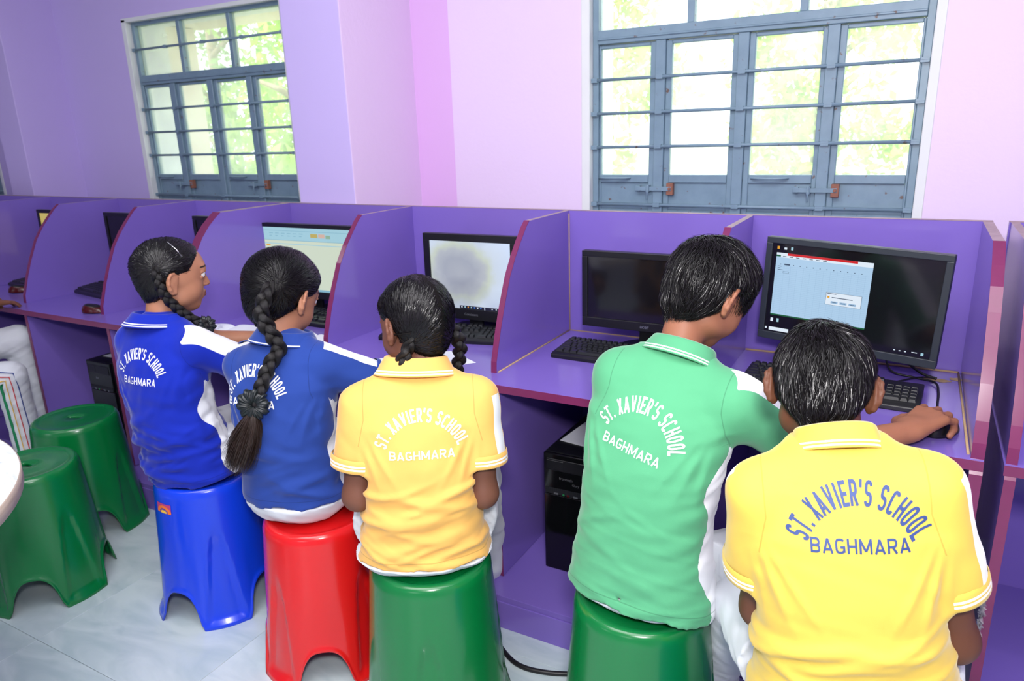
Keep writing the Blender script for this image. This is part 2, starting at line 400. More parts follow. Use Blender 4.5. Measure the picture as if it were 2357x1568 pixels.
MT['scr_teal'] = screen_mat('screen_teal', srgb(160, 202, 216), 1.0)
MT['scr_teal2'] = screen_mat('screen_teal_line', srgb(128, 176, 196), 1.0)
MT['scr_yellow'] = screen_mat('screen_yellow', srgb(196, 178, 96), .9)
def photo_screen():
    t = NT('screen_blurred_picture'); t.p.inputs['Base Color'].default_value = (.01, .01, .012, 1); t.p.inputs['Roughness'].default_value = .15
    tc = t.n('ShaderNodeTexCoord'); sp = t.n('ShaderNodeSeparateXYZ'); t.l(tc.outputs['Object'], sp.inputs[0])
    dx = t.math('SUBTRACT', sp.outputs[0], -.045); dz = t.math('MULTIPLY', t.math('SUBTRACT', sp.outputs[2], .01), 1.2)
    nz = t.noise(9, 3)
    r = t.math('ADD', t.math('SQRT', t.math('ADD', t.math('POWER', dx, 2), t.math('POWER', dz, 2))), t.math('MULTIPLY', t.math('SUBTRACT', nz, .5), .10))
    cr = t.n('ShaderNodeValToRGB'); e = cr.color_ramp.elements
    e[0].position = 0.0; e[0].color = srgb(170, 176, 190); e[1].position = .24; e[1].color = srgb(206, 222, 250)
    for p, c in ((.06, srgb(164, 170, 186)), (.10, srgb(180, 186, 196)), (.125, srgb(198, 208, 196)), (.155, srgb(204, 216, 232))):
        k = e.new(p); k.color = c
    t.l(r, cr.inputs[0]); n2 = t.noise(4, 2)
    r2 = t.n('ShaderNodeValToRGB'); r2.color_ramp.elements[0].position = .5; r2.color_ramp.elements[1].position = .62
    t.l(n2, r2.inputs[0]); c = t.mix(t.math('MULTIPLY', r2.outputs[0], .35), cr.outputs[0], srgb(120, 124, 146))
    t.l(c, t.p.inputs['Emission Color']); t.p.inputs['Emission Strength'].default_value = 1.0; return t.m
MT['scr_photo'] = photo_screen()
def rect(b, W, H, u0, v0, u1, v1, mi, lift):
    """rectangle on a screen of size W x H centred on the origin, v measured from the top"""
    q = [(-W/2+u*W, -lift, H/2-v*H) for u, v in ((u0, v1), (u1, v1), (u1, v0), (u0, v0))]
    f = b.faces.new([b.verts.new(p) for p in q]); f.material_index = mi
def screen_piece(name, W, H, rects, parent, zc):
    mats = []; b = bmesh.new()
    for i, (u0, v0, u1, v1, m, lv) in enumerate(rects):
        if m not in mats: mats.append(m)
        rect(b, W, H, u0, v0, u1, v1, mats.index(m), .0003*lv)
    me = bpy.data.meshes.new(name); b.to_mesh(me); b.free()
    o = link_mesh(name, me, [MT[m] for m in mats], parent); o.location = (0, -.0012, zc); return o
TEXT_CACHE = {}
def text_mesh(s, size=1.0, offset=0.0, spacing=1.0):
    key = (s, size, offset, spacing)
    if key not in TEXT_CACHE:
        c = bpy.data.curves.new('writing', 'FONT'); c.body = s; c.size = size; c.offset = offset; c.space_character = spacing
        c.align_x = 'CENTER'; c.resolution_u = 4
        o = bpy.data.objects.new('writing', c); COL.objects.link(o); dg = bpy.context.evaluated_depsgraph_get(); dg.update()
        me = bpy.data.meshes.new_from_object(o.evaluated_get(dg)); bpy.data.objects.remove(o); bpy.data.curves.remove(c)
        V = np.zeros(len(me.vertices)*3); me.vertices.foreach_get('co', V); V = V.reshape(-1, 3)
        TEXT_CACHE[key] = (V, [tuple(p.vertices) for p in me.polygons]); bpy.data.meshes.remove(me)
    return TEXT_CACHE[key]
def flat_text(name, s, size, M, m, parent, offset=0.0, xs=1.0):
    V, F = text_mesh(s, 1.0, offset); me = bpy.data.meshes.new(name)
    me.from_pydata([M @ Vector((v[0]*size*xs, v[1]*size, 0)) for v in V], [], F)
    return link_mesh(name, me, m, parent)
VERT = Matrix.Rotation(math.pi/2, 4, 'X')         # text plane stood up, facing -y
def make_monitor(label, W, H, bez, bot, loc, rz, roll=0.0, rects=(), big_mat='screen_off', bezel='black', brand=None, tilt=0.0, stand=True):
    """loc = foot of the screen's centre on the desk; loc[2] unused: zb is the lower edge"""
    x, y, zb, zt = loc
    root = empty('monitor', (x, y, DT), rz, label, 'monitor', 'computer monitors on the purple desks')
    zc = (zb+zt)/2-DT; h2 = H/2
    hd = MB(); hd.box(-W/2, W/2, 0, .022, -h2, h2); hd.box(-W/2+.04, W/2-.04, .022, .05, -h2+.04, h2-.04)
    sx, s0, s1 = W/2-bez, -h2+bot, h2-bez
    head = hd.build('casing', MT[bezel], root, .003, 2); R = Matrix.Rotation(roll, 4, 'Y') @ Matrix.Rotation(tilt, 4, 'X')
    head.matrix_local = Matrix.Translation((0, 0, zc)) @ R
    br = MB(); f = .006
    br.box(-W/2, W/2, -f, 0, -h2, s0); br.box(-W/2, W/2, -f, 0, s1, h2); br.box(-W/2, -sx, -f, 0, s0, s1); br.box(sx, W/2, -f, 0, s0, s1)
    br.build('bezel', MT[bezel], head, .0015, 2)
    sh = s1-s0; szc = (s0+s1)/2
    b = MB(); b.box(-sx, sx, -.001, .001, -sh/2, sh/2); sc = b.build('screen', MT[big_mat], head); sc.location = (0, 0, szc)
    if rects: screen_piece('screen_picture', 2*sx, sh, rects, head, szc)
    if brand: 
        t = flat_text('brand_name', brand[0], brand[1], Matrix.Translation((brand[2] if len(brand) > 2 else 0, -f-.0006, -h2+bot/2-brand[1]*.25)) @ VERT, MT['steel'], head, .02)
    if stand:
        st = MB(); st.box(-.028, .028, .026, .040, .008, zc-h2+.05); st.lathe([(0, 0), (.105, 0), (.105, .006), (.095, .012), (.03, .016), (0, .016)], 36, (0, .02, 0)); st.build('stand', MT['black'], root, .002, 2)
    return root
KEYROWS = [(0, [(i*1.0, .92) for i in range(15)]), (1.35, [(i*1.0, .92) for i in range(13)]+[(13, 1.92)]), (2.35, [(0, 1.42)]+[(1.5+i, .92) for i in range(12)]+[(13.5, 1.42)]), (3.35, [(0, 1.7)]+[(1.8+i, .92) for i in range(11)]+[(12.8, 2.12)]), (4.35, [(0, 2.2)]+[(2.3+i, .92) for i in range(10)]+[(12.3, 2.62)]), (5.35, [(0, 1.3), (1.4, 1.1), (2.6, 1.3), (4.0, 6.0), (10.1, 1.2), (11.4, 1.1), (12.6, 1.1), (13.8, 1.12)])]
def make_keyboard(label, x, y, rz, z=DT, W=.445, D=.150, keym='key', gloss=False):
    root = empty('keyboard', (x, y, z), rz, label, 'keyboard', 'black keyboards on the purple desks')
    b = MB(); b.prism([(-D/2, .0), (-D/2, .014), (-D/2+.012, .018), (D/2, .030), (D/2, .0)], 0, -W/2, W/2); b.build('case', MT['black'], root, .003, 2)
    kb = bmesh.new(); u = .0190; tilt = math.atan2(.012, D-.012)
    blocks = [(r, kx, kw) for r, ks in KEYROWS for kx, kw in ks]
    blocks += [(r, 15.4+i, .92) for r in (0, 1.35, 2.35) for i in range(3)] + [(4.35, 16.4, .92)] + [(5.35, 15.4+i, .92) for i in range(3)]
    blocks += [(r, 18.8+i, .92) for r in (1.35, 2.35, 3.35, 4.35) for i in range(4)] + [(5.35, 18.8, 1.92), (5.35, 20.8, .92), (5.35, 21.8, .92)]
    for r, kx, kw in blocks:
        cx0 = -W/2+.010+kx*u*(W-.02)/(22.8*u); cx1 = cx0+kw*u*(W-.02)/(22.8*u); cy1 = D/2-.008-r*.0198; cy0 = cy1-.0178
        zz = lambda yy: .018+(yy+D/2-.012)*math.tan(tilt)
        B = [(cx0, cy0), (cx1, cy0), (cx1, cy1), (cx0, cy1)]; i = .0024
        T = [(cx0+i, cy0+i), (cx1-i, cy0+i), (cx1-i, cy1-i*.6), (cx0+i, cy1-i*.6)]
        vb = [kb.verts.new((p[0], p[1], zz(p[1])-.001)) for p in B]; vt = [kb.verts.new((p[0], p[1], zz(p[1])+.0072)) for p in T]
        kb.faces.new(vt)
        for k in range(4): kb.faces.new([vb[k], vb[(k+1) % 4], vt[(k+1) % 4], vt[k]])
    bmesh.ops.recalc_face_normals(kb, faces=kb.faces); me = bpy.data.meshes.new('keys'); kb.to_mesh(me); kb.free()
    o = link_mesh('keys', me, MT[keym], root); o['kind'] = 'stuff'
    return root
def make_mouse(label, x, y, rz, mats=('black', 'dark_red'), z=DT):
    root = empty('computer_mouse', (x, y, z), rz, label, 'mouse', 'computer mice on the purple desks')
    V = []; F = []; n, m = 16, 28
    for i in range(n+1):
        ph = math.pi/2*i/n
        for j in range(m):
            t = 2*math.pi*j/m; rr = math.cos(ph)**.75 if i < n else 0
            V.append((.030*math.cos(t)*rr*(1+.08*math.sin(t)), .055*math.sin(t)*rr, .004+.034*math.sin(ph)*(1-.25*math.sin(t)*rr)))
    for i in range(n):
        for j in range(m): F.append((i*m+j, i*m+(j+1) % m, (i+1)*m+(j+1) % m, (i+1)*m+j))
    mi = [1 if (i//m < 9) else 0 for i in range(len(F))]
    mesh_np('shell', V, F, [MT[mats[0]], MT[mats[1]]], root, mi=mi)
    MB().tube([(0, .03, .030), (0, .042, .026)], .004, 8).build('scroll_wheel', MT['black'], root)
    return root
def cable(label, pts, r=.0025, name='cable', group=None):
    P = [Vector(p) for p in pts]; Q = []
    for i in range(len(P)-1):
        p0, p1, p2, p3 = P[max(i-1, 0)], P[i], P[i+1], P[min(i+2, len(P)-1)]
        for k in range(8):
            t = k/8; Q.append(.5*((2*p1)+(p2-p0)*t+(2*p0-5*p1+4*p2-p3)*t*t+(3*p1-p0-3*p2+p3)*t**3))
    Q.append(P[-1]); return tag(MB().tube(Q, r, 8).build(name, MT['cable'], None), label, 'cable', group)
# sheet window on the widest monitor
R = []
R += [(.03, .10, .62, .79, 'scr_sheet', 1), (.10, .10, .53, .125, 'scr_red', 2), (.03, .10, .10, .125, 'scr_white', 2), (.53, .10, .62, .125, 'scr_white', 2), (.03, .125, .058, .143, 'scr_green', 2), (.058, .125, .62, .15, 'scr_white', 2), (.03, .79, .62, .805, 'scr_green', 2)]
for i in range(14): R.append((.045+i*.0415, .235, .046+i*.0415, .775, 'scr_grid', 2))
for i in range(26): R.append((.03, .245+i*.0205, .61, .2465+i*.0205, 'scr_grid', 2))
for i in range(13): R.append((.060+i*.0415, .221, .066+i*.0415, .230, 'scr_dark', 2))
for i in range(7): R.append((.072+i*.042, .134, .094+i*.042, .142, 'scr_dark', 3))
R += [(.086, .216, .122, .232, 'scr_dark', 2), (.082, .300, .120, .302, 'scr_dark', 3), (.082, .318, .120, .320, 'scr_dark', 3), (.082, .300, .0835, .32, 'scr_dark', 3), (.1185, .300, .120, .32, 'scr_dark', 3), (.048, .245, .070, .251, 'scr_dark', 3), (.048, .265, .064, .271, 'scr_dark', 3), (.048, .284, .080, .290, 'scr_dark', 3)]
R += [(.368, .46, .582, .595, 'scr_dark', 3), (.370, .4625, .580, .5925, 'scr_white', 4), (.374, .47, .43, .477, 'scr_dark', 5), (.405, .508, .53, .516, 'scr_dark', 5), (.378, .50, .392, .522, 'scr_orange', 5), (.402, .552, .444, .576, 'scr_grid', 5), (.456, .552, .498, .576, 'scr_grid', 5), (.510, .552, .552, .576, 'scr_grid', 5), (.412, .561, .434, .566, 'scr_dark', 6), (.463, .561, .491, .566, 'scr_dark', 6), (.52, .561, .542, .566, 'scr_dark', 6)]
R += [(.03, .03, .045, .062, 'scr_orange', 1), (.075, .04, .092, .062, 'scr_white', 1), (.118, .03, .132, .062, 'scr_teal', 1), (.035, .84, .052, .88, 'scr_white', 1), (.075, .84, .09, .88, 'scr_teal', 1), (.004, .95, .016, .972, 'scr_white', 1), (.03, .945, .16, .985, 'scr_white', 1), (.90, .95, .93, .958, 'scr_white', 1), (.95, .945, .965, .975, 'scr_teal', 1), (.80, .955, .81, .965, 'scr_white', 1), (.83, .955, .84, .965, 'scr_white', 1), (.86, .955, .87, .965, 'scr_white', 1)]
make_monitor('wide dark grey monitor showing a spreadsheet window with a red title bar', .468, .298, .017, .022, (-.122, -.205, .837, 1.132), math.radians(-10), math.radians(2.2), R, 'screen_off', 'grey_bezel')
make_monitor('black monitor switched off, partly hidden by the green shirted boy', .435, .252, .019, .030, (-.708, -.16, .820, 1.072), math.radians(-1), 0, (), 'screen_off', 'black', ('acer', .017))
R2 = [(.35, .955, .66, 1, 'scr_dark', 1), (.67, .955, .99, 1, 'scr_dark', 1)] + [(.37+i*.04, .965, .385+i*.04, .985, ('scr_white', 'scr_teal', 'scr_orange', 'scr_teal', 'scr_blue', 'scr_white', 'scr_blue')[i], 2) for i in range(7)] + [(.75+i*.05, .968, .765+i*.05, .982, 'scr_white', 2) for i in range(4)]
R2 = [(u0, v0, u1, v1, m if m != 'scr_dark' else 'scr_bar', l) for u0, v0, u1, v1, m, l in R2]; MT['scr_bar'] = screen_mat('screen_task_bar', srgb(16, 20, 40), 1.0)
make_monitor('square black monitor showing a blurred grey and pale blue picture', .386, .312, .026, .040, (-1.367, -.15, .793, 1.103), math.radians(1), 0, R2, 'scr_photo', 'black', ('Consistent', .013))
R3 = [(0, 0, 1, 1, 'scr_cream', 1), (0, 0, 1, .20, 'scr_teal', 2), (0, .20, 1, .208, 'scr_teal2', 3), (0, .255, 1, .268, 'scr_teal', 3), (0, .05, 1, .057, 'scr_teal2', 3), (.03, .28, .08, .30, 'scr_orange', 3), (.56, .085, .64, .145, 'scr_yellow', 3), (.65, .085, .72, .145, 'scr_pinkish', 3), (.73, .10, .78, .15, 'scr_sage', 3), (0, .965, 1, 1, 'scr_teal2', 3)] + [(.08+i*.07, .09, .125+i*.07, .10, 'scr_teal2', 3) for i in range(6)] + [(.08+i*.07, .13, .11+i*.07, .14, 'scr_teal2', 3) for i in range(6)]
MT['scr_pinkish'] = screen_mat('screen_pinkish', srgb(208, 176, 160), 1.0); MT['scr_sage'] = screen_mat('screen_sage', srgb(140, 176, 150), 1.0)
make_monitor('wide black monitor with a cream document page, above the girl with one long plait', .500, .305, .016, .030, (-2.140, -.16, .812, 1.115), math.radians(1), 0, R3, 'screen_off', 'black')
make_monitor('dark monitor just showing past the partition above the girl with the silver hair clip', .44, .28, .018, .028, (-2.60, -.15, .85, 1.13), 0, 0, (), 'screen_off', 'black')
make_monitor('dark monitor in the carrel where the black and red mouse lies', .44, .28, .018, .028, (-3.250, -.15, .85, 1.13), 0, 0, (), 'screen_off', 'black')
make_monitor('black monitor with a yellow screen, deepest along the row of carrels', .44, .28, .018, .028, (-3.824, -.15, .85, 1.13), 0, 0, [(0, 0, 1, 1, 'scr_yellow', 1)], 'screen_off', 'black')
make_keyboard('black keyboard behind the head of the boy in bright yellow', -.142, -.302, math.radians(-3), D=.158)
make_keyboard('black keyboard below the switched off monitor', -.738, -.262, math.radians(-1.5))
make_keyboard('slanting black keyboard below the square monitor', -1.418, -.262, math.radians(14))
make_keyboard('black keyboard under the hand of the girl with one long plait', -2.10, -.262, math.radians(-2))
make_keyboard('black keyboard next to the black and red mouse', -3.372, -.262, math.radians(-8))
make_keyboard('black keyboard below the yellow screen', -3.90, -.27, math.radians(-4))
make_mouse('black and red mouse on the desk beside a partition foot', -3.062, -.53, math.radians(-70))
make_mouse('small black mouse below the yellow screen', -3.87, -.40, math.radians(-40))
make_mouse('dark mouse under the hand of the boy in bright yellow', .122, -.492, math.radians(-25), ('black', 'black'))
def make_tower(label, x, y, w=.175, d=.40, h=.40, z=.1105, front='plain'):
    root = empty('computer_tower', (x, y, z), 0, label, 'computer', 'black computer towers under the desks')
    MB().box(-w/2, w/2, .012, d, 0, h).build('casing', MT['black'], root, .004, 2)
    f = MB(); f.box(-w/2, w/2, 0, .0125, .0, .262); f.box(-w/2, w/2, 0, .0125, .272, h); f.box(-w/2+.004, w/2-.004, .004, .0125, .26, .274)
    fr = f.build('front_cover', MT['black_gloss'], root, .004, 3)
    b = MB(); b.box(-w/2+.012, w/2-.012, -.002, .002, .345, .383); b.box(-w/2+.012, -.02, -.003, .002, .350, .378); b.build('disc_drive', MT['black'], root, .001, 1)
    b = MB(); b.box(-w/2+.006, w/2-.006, -.0015, .003, .266, .286)
    for i in range(22): b.box(-w/2+.01+i*.007, -w/2+.013+i*.007, -.0022, 0, .276, .285)
    b.build('vent_grille', MT['key'], root)
    for i, (px, wd, m) in enumerate(((-.045, .014, 'steel'), (-.02, .006, 'scr_green'), (-.005, .006, 'dark_red'), (.02, .014, 'steel'), (.05, .006, 'steel'))):
        MB().box(px-wd/2, px+wd/2, -.0025, .0, .2685-.003, .2685+.003).build('port', MT[m], root)
    if front == 'writing':
        flat_text('front_writing', 'frontech', .013, Matrix.Translation((-.012, -.0012, .318)) @ VERT, MT['steel'], fr, 0.0)
        flat_text('front_writing', 'Glory', .010, Matrix.Translation((.02, -.0012, .304)) @ VERT, MT['steel'], fr, 0.0)
    elif front == 'mark':
        flat_text('front_writing', 'iBall', .013, Matrix.Translation((-.02, -.0012, .318)) @ VERT, MT['steel'], fr, 0.0)
    return root
make_tower('black computer tower under the desk beside the green shirted boy', -.815, -.515, front='writing')
make_tower('black computer tower in the dark under the desk past the first blue shirt', -3.14, -.515, front='mark')
def sheet(label, pts, z, name='paper', cat='paper', group=None, th=.0008, mi='paper'):
    b = MB(); b.prism(pts, 2, z, z+th); return tag(b.build(name, MT[mi]), label, cat, group)
sheet('pale sheet lying on the computer tower beside the green shirted boy', [(-.89, -.42), (-.75, -.44), (-.74, -.20), (-.87, -.19)], .5115)
sheet('pale sheet lying on the tower under the far desk', [(-3.20, -.45), (-3.07, -.44), (-3.06, -.2), (-3.19, -.2)], .5115)
sheet('loose white sheet on the desk beside the plait of the girl in yellow', [(-1.42, -.52), (-1.26, -.60), (-1.155, -.475), (-1.30, -.40)], DT+.0005)
sheet('small white slip on the desk past the cheek of the girl in yellow', [(-1.50, -.62), (-1.42, -.625), (-1.415, -.57), (-1.46, -.55)], DT+.0005)
def notebook(label, cx, cy, rz, w=.17, d=.22):
    root = empty('notebook', (cx, cy, DT), rz, label, 'notebook', 'open notebooks on the purple desks')
    MB().box(-w, w, -d/2, d/2, .0003, .0015).build('cover', MT['dark_red'], root)
    for s in (-1, 1):
        V = []; F = []; n = 10
        for j in (0, 1):
            for i in range(n+1): V.append((s*(w-.004)*i/n, -d/2+.003+(d-.006)*j, .0025+.011*math.sin(math.pi*min(1, (i/n)**.6))*(1-i/n*.4)))
        F = [(i, i+1, n+2+i, n+1+i) if s > 0 else (i+1, i, n+1+i, n+2+i) for i in range(n)]
        o = mesh_np('page', V, F, MT['paper'], root)
    b = MB(); rr = random.Random(3)
    for k in range(9):
        yy = d/2-.03-k*.017; x0 = -.15
        while x0 < -.03:
            l = rr.uniform(.008, .025); b.box(x0, x0+l, yy, yy+.0022, .0148, .0150); x0 += l+.006
    b.build('handwriting', MT['ink'], root)
    return root
MT['ink'] = mat('violet_ink', srgb(120, 110, 170), .7)
notebook('open notebook on the desk under the forearm of the girl with the silver hair clip', -2.235, -.565, math.radians(14))
notebook('open exercise book with a red cover beside the girl with the long plait', -1.865, -.515, math.radians(-8), .11, .16)
# ------------------------------------------------------------------ cables
cable('black cable looping over the desk towards the mouse of the boy in yellow', [(-.02, -.03, .80), (.0, -.10, .765), (.06, -.115, .757), (.11, -.14, .757), (.118, -.22, .757), (.115, -.34, .756), (.122, -.437, .765)], .003)
cable('thin black cable running from the hole in the desk to the keyboard', [(.11, -.10, .757), (.07, -.12, .760), (.0, -.19, .757), (-.03, -.222, .770)], .0022)
cable('thick black cable hanging under the widest monitor', [(.0, -.12, .85), (.03, -.09, .80), (.075, -.09, .765), (.115, -.10, .756)], .004)
cable('black cable drooping under the switched off monitor', [(-.80, -.10, .84), (-.74, -.10, .80), (-.68, -.08, .79), (-.62, -.08, .80)], .0035)
cable('black mains cable trailing over the floor from under the desk', [(-1.03, -.62, .20), (-1.025, -.70, .13), (-1.015, -.735, .09), (-.975, -.76, .03), (-.91, -.80, .008), (-.83, -.84, .006), (-.74, -.83, .006), (-.62, -.78, .006), (-.5, -.76, .006)], .007)
# ------------------------------------------------------------------ stools
STOOL_H = .45
def plastic(name, c):
    t = NT(name); t.p.inputs['Base Color'].default_value = c; t.p.inputs['Roughness'].default_value = .24; t.p.inputs['Specular IOR Level'].default_value = .5
    t.p.inputs['Coat Weight'].default_value = .3; t.p.inputs['Coat Roughness'].default_value = .12; t.bump(t.noise(180, 2), .04, .001); return t.m
MT['st_green'] = plastic('green_plastic', srgb(4, 110, 52)); MT['st_blue'] = plastic('blue_plastic', srgb(10, 62, 220)); MT['st_red'] = plastic('red_plastic', srgb(214, 22, 24))
def sstep(a, b, x):
    t = np.clip((x-a)/(b-a), 0, 1); return t*t*(3-2*t)
def stool_meshes():
    NTH, NZ = 144, 44; th = np.arange(NTH)*2*np.pi/NTH; q = (th % (np.pi/2))-np.pi/4      # q = 0 at an arch centre, +-pi/4 at a leg centre
    wa = .40; zb = np.where(np.abs(q) < wa, .118*np.clip(1-(np.abs(q)/wa)**2.6, 0, 1)**.55, 0.0)
    V = []
    for j in range(NZ+1):
        s = (j/NZ)**1.0; z = zb+(STOOL_H-.022-zb)*s
        r = .150+.040*(1-z/STOOL_H)**1.15
        leg = np.pi/4-np.abs(q)                                # angular distance from the leg's centre line
        hw = .31*np.clip(1-z/.33, 0, 1)**.55
        r = r-.010*(1-sstep(hw*.80, hw+.010, leg))*sstep(.34, .24, z)*sstep(.008, .03, z)
        side = sstep(.40, .20, np.abs(q))*sstep(.30, .12, z); r = r-.004*side
        d = z-zb; r = r+np.where(np.abs(q) < wa+.10, .006, .0045)*np.exp(-(d/.008)**2)+.004*np.exp(-(z/.028)**2)
        V.append(np.stack([r*np.cos(th), r*np.sin(th), z], 1))
    for a in np.linspace(0, np.pi/2, 8)[1:]:                   # rounded shoulder
        rr = .150-.016*(1-np.cos(a)); V.append(np.stack([rr*np.cos(th), rr*np.sin(th), STOOL_H-.022+.022*np.sin(a)+0*th], 1))
    for rr, z in ((.122, STOOL_H-.0035), (.115, STOOL_H-.0048), (.08, STOOL_H-.0045), (.05, STOOL_H-.004)): V.append(np.stack([rr*np.cos(th), rr*np.sin(th), z+0*th], 1))
    n = 5.0                                                    # stadium finger slot
    cx = np.sign(np.cos(th))*np.abs(np.cos(th))**(.7)*.024; cy = np.sign(np.sin(th))*np.abs(np.sin(th))**(.8)*.008
    for k, z in ((1.25, -.003), (1.0, -.005), (1.0, -.018)): V.append(np.stack([cx*k, cy*k, STOOL_H+z+0*th], 1))
    NR = len(V); V = np.concatenate(V); F = []
    for j in range(NR-1):
        a = j*NTH+np.arange(NTH); b = j*NTH+(np.arange(NTH)+1) % NTH; F.append(np.stack([a, b, b+NTH, a+NTH], 1))
    return V, np.concatenate(F)
SV, SF = stool_meshes()
STOOL_ME = {}
def make_stool(label, x, y, rz, color):
    root = empty('plastic_stool', (x, y, 0), math.radians(rz), label, 'stool', 'moulded plastic stools')
    if color not in STOOL_ME:
        o = mesh_np('stool_body', SV, SF, MT[color], root); STOOL_ME[color] = o.data
        md = o.modifiers.new('wall', 'SOLIDIFY'); md.thickness = .0035; md.offset = -1
    else:
        o = link_mesh('stool_body', STOOL_ME[color], None, root); md = o.modifiers.new('wall', 'SOLIDIFY'); md.thickness = .0035; md.offset = -1
    return root
make_stool('empty green plastic stool closest to the desk', -2.735, -.875, 20, 'st_green')
make_stool('empty green plastic stool tucked against the round table', -2.46, -1.20, 2, 'st_green')
sb = make_stool('blue plastic stool with a sticker, under the girl with the silver hair clip', -1.874, -.974, -36, 'st_blue')
make_stool('red plastic stool under the girl with one long plait', -1.363, -1.007, -8, 'st_red')
make_stool('green plastic stool under the girl in yellow', -.952, -1.05, 30, 'st_green')
make_stool('green plastic stool under the boy in green', -.432, -.970, 10, 'st_green')
make_stool('blue plastic stool mostly hidden under the boy in bright yellow', -.005, -1.185, 20, 'st_blue')
def sticker(parent, th0, z0, wdt=.064, hgt=.030):
    V = []; F = []; mi = []; nx, nz = 14, 10
    for j in range(nz+1):
        for i in range(nx+1):
            z = z0+hgt*j/nz; r = .150+.040*(1-z/STOOL_H)**1.15+.0012; a = th0+(i/nx-.5)*wdt/r; V.append((r*math.cos(a), r*math.sin(a), z))
    for j in range(nz):
        for i in range(nx):
            F.append((j*(nx+1)+i, j*(nx+1)+i+1, (j+1)*(nx+1)+i+1, (j+1)*(nx+1)+i)); u = (i+.5)/nx-.5; v = (j+.5)/nz
            rr = math.hypot(u*1.6, v); mi.append(2 if rr < .35 else 3 if rr < .5 else 1 if rr < .8 else 0)
    return mesh_np('sticker', V, F, [mat('sticker_magenta', srgb(190, 60, 120), .4), mat('sticker_orange', srgb(240, 120, 40), .4), mat('sticker_yellow', srgb(250, 200, 60), .4), mat('sticker_purple', srgb(90, 60, 150), .4)], parent, mi=mi)
sticker(sb, math.radians(-110+36+18), .375)
# ------------------------------------------------------------------ round table at the edge of the view
def round_table():
    p = [np.array((-1.751, -1.533)), np.array((-1.938, -1.483)), np.array((-1.547, -1.682))]
    A = np.array([2*(p[1]-p[0]), 2*(p[2]-p[0])]); bb = np.array([p[1]@p[1]-p[0]@p[0], p[2]@p[2]-p[0]@p[0]]); c = np.linalg.solve(A, bb); r = float(np.linalg.norm(p[0]-c))
    return c, r
tc_, tr_ = round_table(); print('round table', tc_, tr_)
t = NT('white_marble_laminate'); t.p.inputs['Roughness'].default_value = .25
nz = t.n('ShaderNodeTexNoise'); nz.inputs['Scale'].default_value = 5; nz.inputs['Detail'].default_value = 10; nz.inputs['Distortion'].default_value = 2.5; t.l(t.coord((1, 2, 1)), nz.inputs['Vector'])
cr = t.n('ShaderNodeValToRGB'); e = cr.color_ramp.elements; e[0].position = .30; e[0].color = srgb(186, 196, 206); e[1].position = .46; e[1].color = srgb(236, 240, 242); t.l(nz.outputs['Fac'], cr.inputs[0]); t.l(cr.outputs[0], t.p.inputs['Base Color']); MT['marble'] = t.m
t = NT('pale_wood_edge'); t.p.inputs['Roughness'].default_value = .5; t.l(t.mix(t.noise(9, 6, t.coord((1, 1, 12))), srgb(150, 130, 112), srgb(206, 192, 176)), t.p.inputs['Base Color']); MT['wood_edge'] = t.m
tr_ = min(tr_, .75)
rt = empty('round_table', (tc_[0], tc_[1], 0), 0, 'round white marble topped table with a pale wooden rim beside two empty green stools', 'table')
b = MB(); b.lathe([(0, .716), (tr_-.003, .716), (tr_-.003, .75), (0, .75)], 128)
for f in b.b.faces: f.smooth = False
b.build('tabletop', MT['marble'], rt)
b = MB(); b.lathe([(tr_-.003, .7155), (tr_, .717), (tr_, .7485), (tr_-.003, .7503)], 128); b.build('wooden_rim', MT['wood_edge'], rt)
b = MB(); b.lathe([(.0, 0), (.22, 0), (.22, .02), (.05, .05), (.035, .1), (.035, .70), (.12, .716), (0, .716)], 32); b.build('pedestal', MT['steel'], rt)
# ------------------------------------------------------------------ outside
def leaf_mat(name, c0, c1):
    t = NT(name); t.l(t.mix(t.noise(3.0, 4), c0, c1), t.p.inputs['Base Color']); t.p.inputs['Roughness'].default_value = .5
    t.p.inputs['Subsurface Weight'].default_value = 0
    tr = t.n('ShaderNodeBsdfTranslucent'); tr.inputs[0].default_value = c1; mx = t.n('ShaderNodeMixShader'); mx.inputs[0].default_value = .45
    t.l(t.p.outputs[0], mx.inputs[1]); t.l(tr.outputs[0], mx.inputs[2]); t.l(mx.outputs[0], t.N['Material Output'].inputs[0]); return t.m
LEAF = [leaf_mat('leaf_bright', srgb(120, 160, 70), srgb(180, 210, 110)), leaf_mat('leaf_mid', srgb(90, 130, 70), srgb(150, 185, 110))]
MT['bark'] = mat('tree_bark', srgb(150, 132, 112), .85, vary=.3, vscale=12, bump=.5, bscale=20, bdist=.02)
